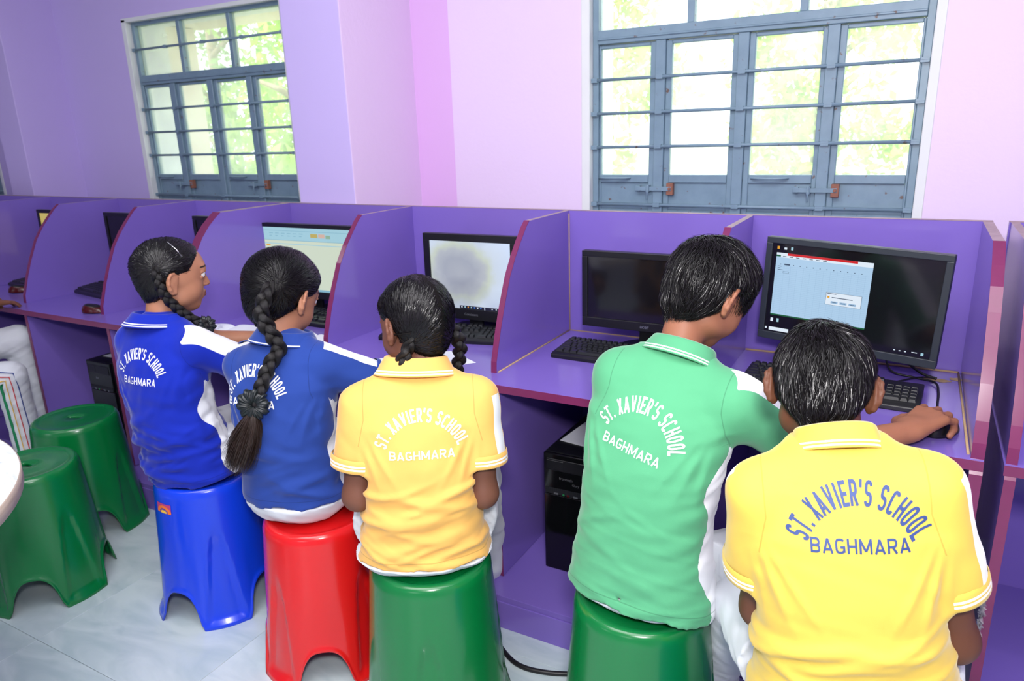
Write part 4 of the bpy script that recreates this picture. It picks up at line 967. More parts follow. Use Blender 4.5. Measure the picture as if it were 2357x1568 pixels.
def build_body(name, sp, m, h=.003):
    parts_V = []; parts_F = []; at = {k: [] for k in ('lip', 'brow', 'nail')}; n0 = 0
    hc = v3(*sp['head']); M = head_frame(sp); hs = sp.get('hs', 1.0); nk = v3(*sp['neck'])
    def push(V, F_, **kw):
        nonlocal n0
        parts_V.append(V); parts_F.append(F_+n0); n0 += len(V)
        for k in at: at[k].append(kw.get(k, np.full(len(V), -1.0)))
    H = SDF(np.minimum(hc-.125*hs, nk-.06), np.maximum(hc+.125*hs, nk+.06), .0026)
    head_sdf(H, hc, M, hs, sp.get('face', True))
    U = unit(nk-v3(*sp['pel'])); nr = sp.get('neckr', .042)
    nb = hc-M[2]*.055*hs-M[1]*.022*hs
    H.cone(nk-U*.03, nb, nr*1.06, nr, .022)
    V, F_ = H.mesh(); q = (V-hc)@M.T/hs
    lip = np.minimum(.0205-np.abs(q[:, 0]), np.minimum(.0095-np.abs(q[:, 2]+.057)*(1+np.abs(q[:, 0])*25), q[:, 1]-.084))
    bx = np.abs(q[:, 0]); bz = q[:, 2]-(.0285+.004*np.sin(np.clip((bx-.012)/.036, 0, 1)*3.14)); brow = np.minimum(np.minimum(bx-.012, .050-bx), np.minimum(.0034-np.abs(bz), q[:, 1]-.06))
    push(V, F_, lip=lip, brow=brow)
    arms = [v3(*sp[k]) for k in ('shL', 'elL', 'wrL', 'shR', 'elR', 'wrR', 'neck')]
    A = SDF(np.min(arms, 0)-.16, np.max(arms, 0)+.16, h); ar = sp.get('armr', 1.0); tipsall = []
    A.cone(nk-U*.02, nk-U*.16, .05, .10, .02); A.cone(nk-U*.14, nk-U*.20, .085, .08, .02, flat=(unit(np.cross(U, v3(*sp['shR'])-v3(*sp['shL']))), .7))
    for a, b, c, hd, sd in (('shL', 'elL', 'wrL', 'handL', -1), ('shR', 'elR', 'wrR', 'handR', 1)):
        s_, e_, w_ = v3(*sp[a]), v3(*sp[b]), v3(*sp[c])
        A.cone(nk-U*.05, s_, .045, .040*ar, .02); A.cone(s_, e_, .040*ar, .0335*ar, .015); fm = e_+(w_-e_)*.30
        A.cone(e_, fm, .0345*ar, .0350*ar, .02); A.cone(fm, w_, .0345*ar, .0245*ar, .02, flat=(v3(0, 0, 1), .93))
        d_, pn_, cu = sp[hd]; d_ = unit(v3(*d_)) if d_ is not None else unit(w_-e_)
        tipsall += hand_sdf(A, w_, d_, v3(*pn_), sd, cu, sp.get('spread', .10), sp.get('hds', .95))
    V, F_ = A.mesh(); nail = np.full(len(V), -1.0)
    for p, v, pn in tipsall:
        up = unit(pn-np.dot(pn, v)*v); q = V-(p+up*.006-v*.001); nail = np.maximum(nail, .0052-np.sqrt((q@v)**2*.7+(q@unit(np.cross(v, up)))**2+((q@up)*.8)**2))
    push(V, F_, nail=nail)
    o = mesh_np(name, np.concatenate(parts_V), np.concatenate(parts_F), m, None, attrs={k: np.concatenate(x) for k, x in at.items()})
    if sp.get('face', True):
        for sx in (-1, 1):
            b = MB(); ce = hc+(M[0]*sx*.031+M[1]*.0803+M[2]*.006)*hs; prof = [(0, -.0129)]+[(.0129*math.cos(a), .0129*math.sin(a)) for a in np.linspace(-1.4, 1.4, 11)]+[(0, .0129)]
            b.lathe([(r*hs, z*hs) for r, z in prof], 20)
            g = unit(v3(*sp.get('gaze', tuple(M[1])))); T = Matrix.Translation(ce) @ Vector(g).to_track_quat('Z', 'Y').to_matrix().to_4x4()
            for f in b.b.faces:
                if f.calc_center_median().z > .0113*hs: f.material_index = 1
            for v in b.b.verts: v.co = T @ v.co
            b.build('eyeball', [MT['eye'], MT['iris']], o, smooth=True)
    return o
def head_frame(sp):
    yaw, pitch, roll = [math.radians(a) for a in sp['hrot']]       # yaw 0 looks along +y, positive turns to +x; pitch down positive
    F = v3(math.sin(yaw)*math.cos(pitch), math.cos(yaw)*math.cos(pitch), -math.sin(pitch)); R = v3(math.cos(yaw), -math.sin(yaw), 0); U = np.cross(R, F)
    c, s = math.cos(roll), math.sin(roll); return np.stack([c*R+s*U*-1, F, c*U+s*R])
def build_trousers(sp, parent, stripes=False, h=.0055):
    p = v3(*sp['pel']); U = unit(v3(*sp['neck'])-p); kL, kR, aL, aR = [v3(*sp[k]) for k in ('knL', 'knR', 'anL', 'anR')]
    R0 = unit(kR-kL); R0 = unit(v3(*sp['shR'])-v3(*sp['shL'])); R0[2] *= .3; R0 = unit(R0); F0 = unit(np.cross(v3(0, 0, 1), R0))
    pts = [p, kL, kR, aL, aR]; G = SDF(np.min(pts, 0)-.19, np.max(pts, 0)+.16, h); sc = sp.get('girth', 1.0)*sp.get('tg', 1.0)
    zs = sp.get('seatz', STOOL_H)
    seat = v3(p[0], p[1], zs+.075)+F0*sp.get('seaty', .0); G.ell(seat, (.152*sc, .122*sc, .088), np.stack([R0, F0, v3(0, 0, 1)]), .02)
    G.cone(seat+v3(0, 0, .02), seat+U*.10, .100*sc, .085*sc, .04, flat=(F0, .85))
    sd = sp['seed']
    for k, a, sx in ((kL, aL, -1), (kR, aR, 1)):
        hp = seat+R0*sx*.075*sc+v3(0, 0, -.005)
        G.cone(hp, k, .082*sc, .062*sc, .03); G.cone(k, a, .062*sc, .055*sc, .02); G.cone(a, a+v3(0, 0, -.03), .055*sc, .058*sc, .01)
    gx, gy, gz = G.ax[0][:, None, None], G.ax[1][None, :, None], G.ax[2][None, None, :]
    G.g -= (.0028*vnoise(gx*34, gy*34, gz*34, sd)+.0022*vnoise(gx*70+gz*30, gy*40, gz*90, sd+5)).astype(np.float32)
    loc, _, _, LL, _ = torso_fn(sp); x, y, t = loc(gx, gy, gz); g0 = sp.get('girth', 1.0)
    aa = np.interp(t, HW[0], np.array(HW[1])*g0)-.012; bb = np.interp(t, HD[0], np.array(HD[1])*sp.get('depth', g0))-.012
    sec = (np.sqrt((x/aa)**2+(y/bb)**2)-1)*np.minimum(aa, bb)
    G.g = np.where((t*LL > sp.get('hem', -.14)+.002) & (y < .045), np.maximum(G.g, sec), G.g).astype(np.float32)
    if sp.get('seatcut', True): G.g = np.maximum(G.g, np.where((((gx-sp['stool'][0])**2+(gy-sp['stool'][1])**2) < .17**2) & (gz < zs+.12), zs+.0012-gz, -1).astype(np.float32))
    V, F_ = G.mesh(); nv = len(V)
    m = [MT['white_cloth']]
    o = mesh_np('trousers', V, F_, m, parent, attrs={'panel': np.full(nv, -1.0), 'seam': np.full(nv, 1.0)})
    if stripes:   # piped stripes down the outer side of the leg
        bvh = BVHTree.FromPolygons([Vector(v) for v in V], [tuple(f) for f in F_]); od = v3(*stripes)
        for i, cn in enumerate(('dark_green', 'yellow', 'red', 'navy')):
            col = {'dark_green': (20, 130, 80), 'yellow': (236, 190, 60), 'red': (214, 40, 44), 'navy': (30, 60, 140)}[cn]
            b = MB(); off = (i-1.5)*.020
            for (s_, e_) in ((seat+R0*.07+v3(0, 0, .02), kR), (kR, aR-v3(0, 0, .02))): pass
            path = []
            for t_ in np.linspace(.35, 1, 10): path.append((seat+R0*.08)*(1-t_)+kR*t_)
            for t_ in np.linspace(.08, 1, 14): path.append(kR*(1-t_)+(aR-v3(0, 0, .02))*t_)
            run = []
            for j, q in enumerate(path):
                tg = path[min(j+1, len(path)-1)]-path[max(j-1, 0)]; tg = unit(tg); lat = unit(np.cross(od, tg))
                hit = bvh.ray_cast(Vector(q+od*.3+lat*off), Vector(-od))
                if hit[0]: run.append(hit[0]+hit[1]*.0008)
            if len(run) > 2: b.tube(run, .0062, 6, flat=.30); b.build('trouser_stripe', mat('stripe_'+cn, srgb(*col), .7), o)
    for a, sx in ((aL, -1), (aR, 1)):
        Sg = SDF(a+v3(-.08, -.12, -.13), a+v3(.08, .22, .03), .005); z = a[2]-.055
        Sg.cone((a[0], a[1]-.02, z+.01), (a[0], a[1]+.11, z-.0), .036, .030, .01); Sg.cone((a[0], a[1]-.01, z+.05), (a[0], a[1]+.03, z+.02), .034, .034, .02)
        gz = Sg.ax[2][None, None, :]; Sg.g = np.maximum(Sg.g, (sp.get('footz', .1105)+.0005-gz)).astype(np.float32)
        V, F_ = Sg.mesh(); mesh_np('shoe', V, F_, MT['shoe'], parent)
    return o
# ------------------------------------------------------------------ hair
def hair_cap(sp, hl, t=.008, boy=True):
    hc = v3(*sp['head']); M = head_frame(sp); s = sp.get('hs', 1.0); W = lambda x, y, z: hc+(M[0]*x+M[1]*y+M[2]*z)*s
    G = SDF(hc-.14*s, hc+.14*s, .003); t1 = t
    G.ell(W(0, -.006, .020), (np.array((.0725, .092, .082))+t1)*s, M, .0)
    G.ell(W(0, .028, .010), (np.array((.064, .062, .072))+t1*.9)*s, M, .02)
    G.ell(W(0, -.030, -.035), (np.array((.050, .045, .050))+t1*.6)*s, M, .03)
    G.ell(W(0, -.034, -.072), (np.array((.036, .030, .046))+t1*.45)*s, M, .02)
    for e in sp.get('bulge', ()): G.ell(W(*e[0]), np.array(e[1])*s, M, .02)
    X, Y, Z = G.pts((slice(None), slice(None), slice(None)))
    px, py, pz = X-hc[0], Y-hc[1], Z-hc[2]; l = [(px*M[i][0]+py*M[i][1]+pz*M[i][2])/s for i in range(3)]
    zl = np.interp(l[1].ravel(), hl[0], hl[1]).reshape(l[1].shape)
    reg = (l[2]-zl)*.8; edge = sp.get('hedge', .026)
    G.g = (G.g+(t+.0025)*(1-sstep(0, edge, reg))+.0012*vnoise(px*90, py*90, pz*40, sp['seed'])).astype(np.float32)
    G.cut = SDF.__new__(SDF); G.cut.__dict__.update(G.__dict__); G.cut.g = np.maximum(G.g, -reg-.006).astype(np.float32)
    return G, hc, M, s
def strands(G, roots, dirf, steps, step, lift, width, name, mats, parent, rng, jt=.16, tilt=.9):
    """ribbon hairs that run over the cap"""
    P = roots.copy(); n = len(P); path = [P.copy()]; T = []; Nn = []
    st = step*rng.uniform(.75, 1.15, n)[:, None]; jit = rng.normal(0, 1, (n, 3))*jt
    for k in range(steps):
        g = G.grad(P); d = dirf(P)+jit; d = d-(d*g).sum(1)[:, None]*g; d /= np.linalg.norm(d, axis=1)[:, None]+1e-9
        P = P+d*st; sd = G.sample(P); g2 = G.grad(P); P = P-g2*(sd[:, None]); path.append(P.copy()); Nn.append(g2)
    Nn.append(Nn[-1]); K = steps+1
    path = np.stack(path, 1); NN = np.stack([Nn[0]]+Nn[:-1], 1) if len(Nn) == K else np.stack(Nn, 1)[:, :K]
    hgt = rng.uniform(lift[0], lift[1], n)[:, None]*(np.linspace(0, 1, K)**sp_pow)[None, :]+.0006
    C_ = path+NN*hgt[:, :, None]
    T = np.gradient(C_, axis=1); T /= np.linalg.norm(T, axis=2)[:, :, None]+1e-9
    B = np.cross(T, NN); B /= np.linalg.norm(B, axis=2)[:, :, None]+1e-9; a = rng.uniform(-tilt, tilt, n)[:, None, None]
    side = B*np.cos(a)+NN*np.sin(a)
    wd = width*rng.uniform(.6, 1.2, n)[:, None]*(1-np.linspace(0, 1, K)**3*.92)[None, :]
    V = np.stack([C_-side*wd[:, :, None]*.5, C_+side*wd[:, :, None]*.5], 2).reshape(-1, 3)
    i = np.arange(n)[:, None]*K*2+np.arange(K-1)[None, :]*2; i = i.ravel(); Fs = np.stack([i, i+1, i+3, i+2], 1)
    return V, Fs
sp_pow = 1.2
def add_hair(sp, body, boy, nst, hl, dirf, t=.008, lift=(.001, .006), width=.0011, steps=7, step=.008, exclude=None, jt=.16, tilt=.9):
    G, hc, M, s = hair_cap(sp, hl, t, boy); V, F_ = G.cut.mesh()
    o = mesh_np('hair', V, F_, MT['hair_cap'], body)
    rng = np.random.default_rng(sp['seed']+50); idx = rng.integers(0, len(V), nst); R = V[idx]+rng.normal(0, .0015, (nst, 3))
    q = (R-hc)@M.T/s; g = G.grad(R); gl = g@M.T                       # leave out the inner and underside faces
    keep = ((q/np.array((.07, .09, .08))*1.0-np.array((0, -.06, .2))) * gl).sum(1) > .35
    keep &= (q[:, 2]-np.interp(q[:, 1], hl[0], hl[1])) > -.001
    if exclude is not None: keep &= ~exclude(q)
    R = R[keep]; Vs, Fs = strands(G, R, lambda P: dirf((P-hc)@M.T/s)@M, steps, step, lift, width, 'hair_strands', None, o, rng, jt, tilt)
    so = mesh_np('hair_strands', Vs, Fs, MT['hair'], o); so['kind'] = 'stuff'
    return o, G, hc, M, s
def braid(path, r, parent, turns=9, name='plait', squash=.8, mats=None, up=None):
    P = np.array(path, float); n = 150; seg = np.linalg.norm(np.diff(P, axis=0), axis=1); cum = np.r_[0, np.cumsum(seg)]; u = np.linspace(0, cum[-1], n)
    # smooth path
    C_ = np.stack([np.interp(u, cum, P[:, i]) for i in range(3)], 1)
    for _ in range(14): C_[1:-1] = (C_[:-2]+2*C_[1:-1]+C_[2:])/4
    T = np.gradient(C_, axis=0); T /= np.linalg.norm(T, axis=1)[:, None]; upv = v3(*up) if up is not None else v3(0, -1, .3)
    A = np.cross(T, upv); A /= np.linalg.norm(A, axis=1)[:, None]; B = np.cross(A, T)          # A across, B out towards the viewer side
    rr = np.interp(np.linspace(0, 1, n), np.linspace(0, 1, len(r)), r); turns = cum[-1]/(float(np.mean(rr))*5.6); VV = []; FF = []; U_ = []; V_ = []; m = 14; base = 0
    for k in range(3):
        ph = np.linspace(0, 2*np.pi*turns, n)+2*np.pi*k/3
        c = C_+A*(rr*.56*np.sin(ph))[:, None]+B*(rr*.40*np.sin(2*ph))[:, None]
        t = np.gradient(c, axis=0); t /= np.linalg.norm(t, axis=1)[:, None]; b = B-(B*t).sum(1)[:, None]*t; b /= np.linalg.norm(b, axis=1)[:, None]; a = np.cross(t, b)
        for i in range(n):
            w_ = rr[i]*(.50+.07*math.cos(2*ph[i])); 
            for j in range(m):
                th = 2*np.pi*j/m; VV.append(c[i]+a[i]*math.cos(th)*w_+b[i]*math.sin(th)*w_*.86); U_.append(abs(j/m-.5)*2); V_.append(u[i]*60+k*7)
        for i in range(n-1):
            for j in range(m): FF.append((base+i*m+j, base+i*m+(j+1) % m, base+(i+1)*m+(j+1) % m, base+(i+1)*m+j))
        base += n*m
    return mesh_np(name, VV, FF, MT['braid'], parent, attrs={'u': U_, 'v': V_})
def tail(p0, d, L, r0, n, parent, rng, mats, grav=.5, name='loose_hair_end', swirl=0.0):
    d = unit(d); a = unit(np.cross(d, v3(.2, 1, .1))); b = np.cross(d, a); K = 9; tt = np.linspace(0, 1, K)
    th = rng.uniform(0, 6.28, n); rd = np.sqrt(rng.uniform(0, 1, n)); ln = L*rng.uniform(.6, 1.05, n)
    off = a[None]*(np.cos(th)*rd)[:, None]+b[None]*(np.sin(th)*rd)[:, None]
    prof = r0*(.45+1.1*np.sin(np.pi*np.minimum(1, tt*.75))); wv = rng.normal(0, 1, (n, 3))
    C_ = p0+d[None, None]*(tt[None, :, None]*ln[:, None, None])+off[:, None]*prof[None, :, None]+v3(*grav if isinstance(grav, tuple) else (0, 0, -.02*grav))[None, None]*(tt**2)[None, :, None]+wv[:, None]*(.006*tt**2)[None, :, None]
    T = np.gradient(C_, axis=1); T /= np.linalg.norm(T, axis=2)[:, :, None]; side = np.cross(T, rng.normal(0, 1, (n, 3))[:, None]); side /= np.linalg.norm(side, axis=2)[:, :, None]
    wd = .0014*(1-tt**3*.9); V = np.stack([C_-side*wd[None, :, None]*.5, C_+side*wd[None, :, None]*.5], 2).reshape(-1, 3)
    i = (np.arange(n)[:, None]*K*2+np.arange(K-1)[None, :]*2).ravel(); Fs = np.stack([i, i+1, i+3, i+2], 1)
    o = mesh_np(name, V, Fs, mats, parent); o['kind'] = 'stuff'; return o
def scrunchie(c, ax, R, parent, nl=11):
    ax = unit(ax); a = unit(np.cross(ax, v3(0, .2, 1))); b = np.cross(ax, a); n, m = 120, 18; VV = []; FF = []
    for i in range(n):
        th = 2*np.pi*i/n; w_ = 1+.16*math.sin(nl*th)+.08*math.sin((nl*2+3)*th+1)
        for j in range(m):
            ph = 2*np.pi*j/m; rr = R*.50*w_; x = R*.52+rr*math.cos(ph)*(.95); z = rr*.62*math.sin(ph)*(1+.25*math.sin(nl*th+1.2+ph))
            VV.append(c+(a*math.cos(th+.12*math.sin(ph))+b*math.sin(th+.12*math.sin(ph)))*x+ax*z)
    for i in range(n):
        for j in range(m): FF.append((i*m+j, ((i+1) % n)*m+j, ((i+1) % n)*m+(j+1) % m, i*m+(j+1) % m))
    return mesh_np('scrunchie', VV, FF, MT['satin'], parent)
# ------------------------------------------------------------------ the school's lettering, laid onto the back of a shirt
def stroke_glyph(ch, w, sw):
    """block capital of height 1 and width w drawn with strokes of even width: vertices and quads"""
    base = {'I': sw, '.': sw*1.05, "'": sw*.9, 'M': w*1.28, 'L': w*.88, 'E': w*.92, 'A': w*1.10, 'V': w*1.08, 'T': w*.98}.get(ch, w); w = base
    x0, x1, y0, y1, xm, ym = sw/2, w-sw/2, sw/2, 1-sw/2, w/2, .5
    def arc(cx, cy, rx, ry, a0, a1, n=12, p=.78):
        o = []
        for i in range(n+1):
            t = math.radians(a0+(a1-a0)*i/n); c, s_ = math.cos(t), math.sin(t)
            o.append((cx+rx*math.copysign(abs(c)**p, c), cy+ry*math.copysign(abs(s_)**p, s_)))
        return o
    rx = (x1-x0)/2; r2 = (y1-ym)/2
    if ch == 'S': L = [arc(xm, ym+r2, rx, r2, 15, 270)+arc(xm, ym-r2, rx, r2, 90, -165)[1:]]
    elif ch == 'T': L = [[(0, y1), (w, y1)], [(xm, 1-sw), (xm, 0)]]
    elif ch == 'X': L = [[(sw*.55, 0), (w-sw*.55, 1)], [(sw*.55, 1), (w-sw*.55, 0)]]
    elif ch == 'A': L = [[(sw*.5, 0), (xm, 1-sw*.25)], [(xm, 1-sw*.25), (w-sw*.5, 0)], [(sw*.9, .27), (w-sw*.9, .27)]]
    elif ch == 'V': L = [[(sw*.5, 1), (xm, sw*.25)], [(xm, sw*.25), (w-sw*.5, 1)]]
    elif ch == 'I': L = [[(xm, 0), (xm, 1)]]
    elif ch == 'E': L = [[(x0, 0), (x0, 1)], [(sw, y1), (w, y1)], [(sw, ym), (w*.9, ym)], [(sw, y0), (w, y0)]]
    elif ch == 'L': L = [[(x0, 0), (x0, 1)], [(sw, y0), (w, y0)]]
    elif ch == 'H': L = [[(x0, 0), (x0, 1)], [(x1, 0), (x1, 1)], [(sw, ym), (w-sw, ym)]]
    elif ch == 'R': L = [[(x0, 0), (x0, 1)], [(sw*.8, y1)]+arc(xm, (y1+.46)/2, rx, (y1-.46)/2, 90, -90)+[(sw*.8, .46)], [(xm, .46), (x1+sw*.1, 0)]]
    elif ch == 'B': L = [[(x0, 0), (x0, 1)], [(sw*.8, y1)]+arc(xm, (y1+ym)/2, rx*.94, (y1-ym)/2, 90, -90)+[(sw*.8, ym)], [(sw*.8, ym)]+arc(xm, (y0+ym)/2, rx, (ym-y0)/2, 90, -90)+[(sw*.8, y0)]]
    elif ch == 'C': L = [arc(xm, ym, rx, .5-sw/2, 38, 322, 22, .62)]
    elif ch == 'G': L = [arc(xm, ym, rx, .5-sw/2, 38, 322, 22, .62), [(x1, 0.08), (x1, .46)], [(xm*1.02, .43), (w, .43)]]
    elif ch == 'O': L = [arc(xm, ym, rx, .5-sw/2, 0, 360, 30, .62)]
    elif ch == 'M': L = [[(x0, 0), (x0, 1)], [(x1, 0), (x1, 1)], [(x0+sw*.15, 1-sw*.5), (xm, .18)], [(xm, .18), (x1-sw*.15, 1-sw*.5)]]
    elif ch == '.': L = [[(xm, 0), (xm, sw*1.05)]]
    else: L = [[(xm*1.2, 1), (xm*.8, .70)]]
    V = []; F_ = []
    for P in L:
        P = [np.array(p) for p in P]; n = len(P); k = len(V)
        for i, p in enumerate(P):
            d0 = P[i]-P[i-1] if i else P[1]-P[0]; d1 = P[i+1]-P[i] if i < n-1 else P[-1]-P[-2]
            if n > 2 and np.linalg.norm(P[0]-P[-1]) < 1e-6 and i in (0, n-1): d0 = P[-1]-P[-2]; d1 = P[1]-P[0]
            d0 = d0/(np.linalg.norm(d0)+1e-9); d1 = d1/(np.linalg.norm(d1)+1e-9); t = d0+d1; t /= np.linalg.norm(t)+1e-9; m_ = min(1.3, 1/max(.5, float(t@d1))); nn = np.array((-t[1], t[0]))*sw/2*m_
            V += [p+nn, p-nn]
        F_ += [(k+2*i, k+2*i+1, k+2*i+3, k+2*i+2) for i in range(n-1)]
    return np.array(V), F_, w
def glyphs_line(s, h, w, sw, gap, space):
    out = []; x = 0
    for ch in s:
        if ch == ' ': x += space-gap; continue
        V, F_, wd = stroke_glyph(ch, w/h, sw); wd *= h; out.append((x, wd, V*h, F_)); x += wd+gap
    return out, x-gap
def lettering(shirt, fr, cu, cv, rot, Ro, h, A, m, wB=.135, hB=.021, vB=0.0, uB=0.0, dirn=None, sw=.155):
    loc, p0, U, L, R0, F0 = fr
    me = shirt.data; nV = len(me.vertices); co = np.zeros(nV*3); me.vertices.foreach_get('co', co); co = co.reshape(-1, 3)
    bvh = BVHTree.FromPolygons([Vector(v) for v in co], [tuple(p.vertices) for p in me.polygons])
    shapes = []; R = Ro-h; want = A*(R+h*.40); gl, tot = glyphs_line("ST. XAVIER'S SCHOOL", h, h*.46, sw, h*.12, h*.42); k = want/tot
    for x, w_, P, F_ in gl:
        ph = A/2-(x+w_/2)/tot*A; c, s_ = math.cos(ph), math.sin(ph)            # angle from straight up
        q = P-np.array((w_/2, 0)); q[:, 0] *= min(1.15, k); r = R+q[:, 1]; X = -s_*r+q[:, 0]*c; Y = c*r+q[:, 0]*s_; shapes.append((np.stack([X, Y], 1), F_))
    gl, tot = glyphs_line("BAGHMARA", hB, hB*.74, sw*1.05, hB*.15, 0); k = wB/tot
    for x, w_, P, F_ in gl: shapes.append((np.stack([(P[:, 0]+x-tot/2)*k+uB, P[:, 1]+vB], 1), F_))
    D_ = unit(F0 if dirn is None else v3(*dirn)); Rv = unit(R0-np.dot(R0, D_)*D_); Uv = np.cross(Rv, D_); cr, sr = math.cos(rot), math.sin(rot)
    b = bmesh.new()
    for P, F_ in shapes:
        vs = [b.verts.new((p[0], p[1], 0)) for p in P]
        for f in F_:
            try: b.faces.new([vs[i] for i in f])
            except ValueError: pass
    bmesh.ops.triangulate(b, faces=b.faces)
    for _ in range(4):
        ed = [e for e in b.edges if e.calc_length() > .0055]
        if not ed: break
        bmesh.ops.subdivide_edges(b, edges=ed, cuts=1); bmesh.ops.triangulate(b, faces=[f for f in b.faces if len(f.verts) > 3])
    base = p0+U*cv+R0*cu
    for v in b.verts:
        x, y = v.co.x*cr+v.co.y*sr, -v.co.x*sr+v.co.y*cr
        o = base+Rv*x+Uv*y-D_*.35; hit = bvh.ray_cast(Vector(o), Vector(D_))
        v.co = (hit[0]-Vector(D_)*.0012) if hit[0] else Vector(base+Rv*x+Uv*y)
        if not hit[0]: v.tag = True
    bmesh.ops.delete(b, geom=[v for v in b.verts if v.tag], context='VERTS')
    for f in b.faces: f.smooth = True
    me2 = bpy.data.meshes.new('school_lettering'); b.to_mesh(me2); b.free()
    return link_mesh('school_lettering', me2, m, shirt)
# ------------------------------------------------------------------ the pupils
SK = {'p3': skin_mat('skin_brown_a', srgb(176, 122, 94), srgb(128, 66, 60)), 'p4': skin_mat('skin_brown_b', srgb(168, 116, 90), srgb(130, 70, 62)), 'p5': skin_mat('skin_brown_c', srgb(112, 72, 56), srgb(100, 52, 48)),
      'p6': skin_mat('skin_brown_d', srgb(152, 100, 76), srgb(120, 62, 56)), 'p7': skin_mat('skin_brown_e', srgb(98, 60, 42), srgb(96, 50, 44)), 'p1': skin_mat('skin_brown_f', srgb(128, 84, 64), srgb(120, 62, 56))}
CL = {'blue': cloth_mat('royal_blue_knit', srgb(20, 44, 172)), 'blue2': cloth_mat('faded_blue_knit', srgb(38, 66, 144)), 'gold': cloth_mat('golden_yellow_knit', srgb(238, 184, 98)),
      'green': cloth_mat('mint_green_knit', srgb(86, 164, 120)), 'yellow': cloth_mat('bright_yellow_knit', srgb(220, 188, 82))}
PR = {'white': mat('white_print', srgb(238, 240, 242), .6), 'navy': mat('navy_print', srgb(44, 66, 122), .6)}
HL_BOY = ([-.13, -.07, -.04, -.018, .0, .02, .036, .050, .075, .11], [-.100, -.102, -.094, -.060, .004, .012, -.006, .028, .052, .066])
HL_GIRL = ([-.13, -.07, -.045, -.025, -.008, .01, .03, .05, .07, .10], [-.104, -.104, -.090, -.056, .000, .010, .008, .028, .054, .068])
def whorl(c, turn=.6, fall=.8, fwd=0.0):
    c = v3(*c)
    def f(q):
        r = q-c; d = np.linalg.norm(r, axis=1)[:, None]+1e-6; out = r/d; nrm = unit(c-v3(0, 0, .01)); tw = np.cross(nrm, out)
        k = np.clip(1.4-d/.07, .15, 1.2); v = out+tw*turn*k+v3(0, 0, -fall)*np.clip(d/.08, 0, 1)
        v = v+v3(0, fwd, 0)*np.clip((q[:, 1:2]+.02)/.05, 0, 1); return v
    return f
def pulled(rootR, rootL, part=0.0, down=.0):
    rR, rL = v3(*rootR), v3(*rootL)
    def f(q):
        side = (q[:, 0:1] > part+.08*0); t = np.where(side, rR[None], rL[None]); v = t-q; v /= np.linalg.norm(v, axis=1)[:, None]+1e-6; return v+v3(0, 0, -down)
    return f
def person(name_label, sp, skin, shirt_m, white_m, print_m, let, group='pupils at the computers', h=.005):
    b = build_body('person', sp, skin); tag(b, name_label, 'person', group)
    sh, G, fr = build_shirt('polo_shirt', sp, shirt_m, white_m, b, h)
    if let: lettering(sh, fr, m=print_m, **let)
    build_trousers(sp, b, sp.get('stripes', False))
    return b, sh, fr
def on_back(shirt, fr, pts, lift):
    loc, p0, U, L, R0, F0 = fr; me = shirt.data; co = np.zeros(len(me.vertices)*3); me.vertices.foreach_get('co', co); co = co.reshape(-1, 3)
    bvh = BVHTree.FromPolygons([Vector(v) for v in co], [tuple(p.vertices) for p in me.polygons]); out = []
    for (u, v) in pts:
        o = p0+U*v+R0*u-F0*.4; hit = bvh.ray_cast(Vector(o), Vector(F0)); out.append(np.array(hit[0])-F0*lift if hit[0] else None)
    return out
def headpt(sp, x, y, z):
    hc = v3(*sp['head']); M = head_frame(sp); s = sp.get('hs', 1.0); return hc+(M[0]*x+M[1]*y+M[2]*z)*s
def clip_bar(sp, pts, parent, m='silver', r=.0016, name='hair_clip'):
    b = MB(); b.tube([headpt(sp, *p) for p in pts], r, 6); return b.build(name, MT[m], parent)
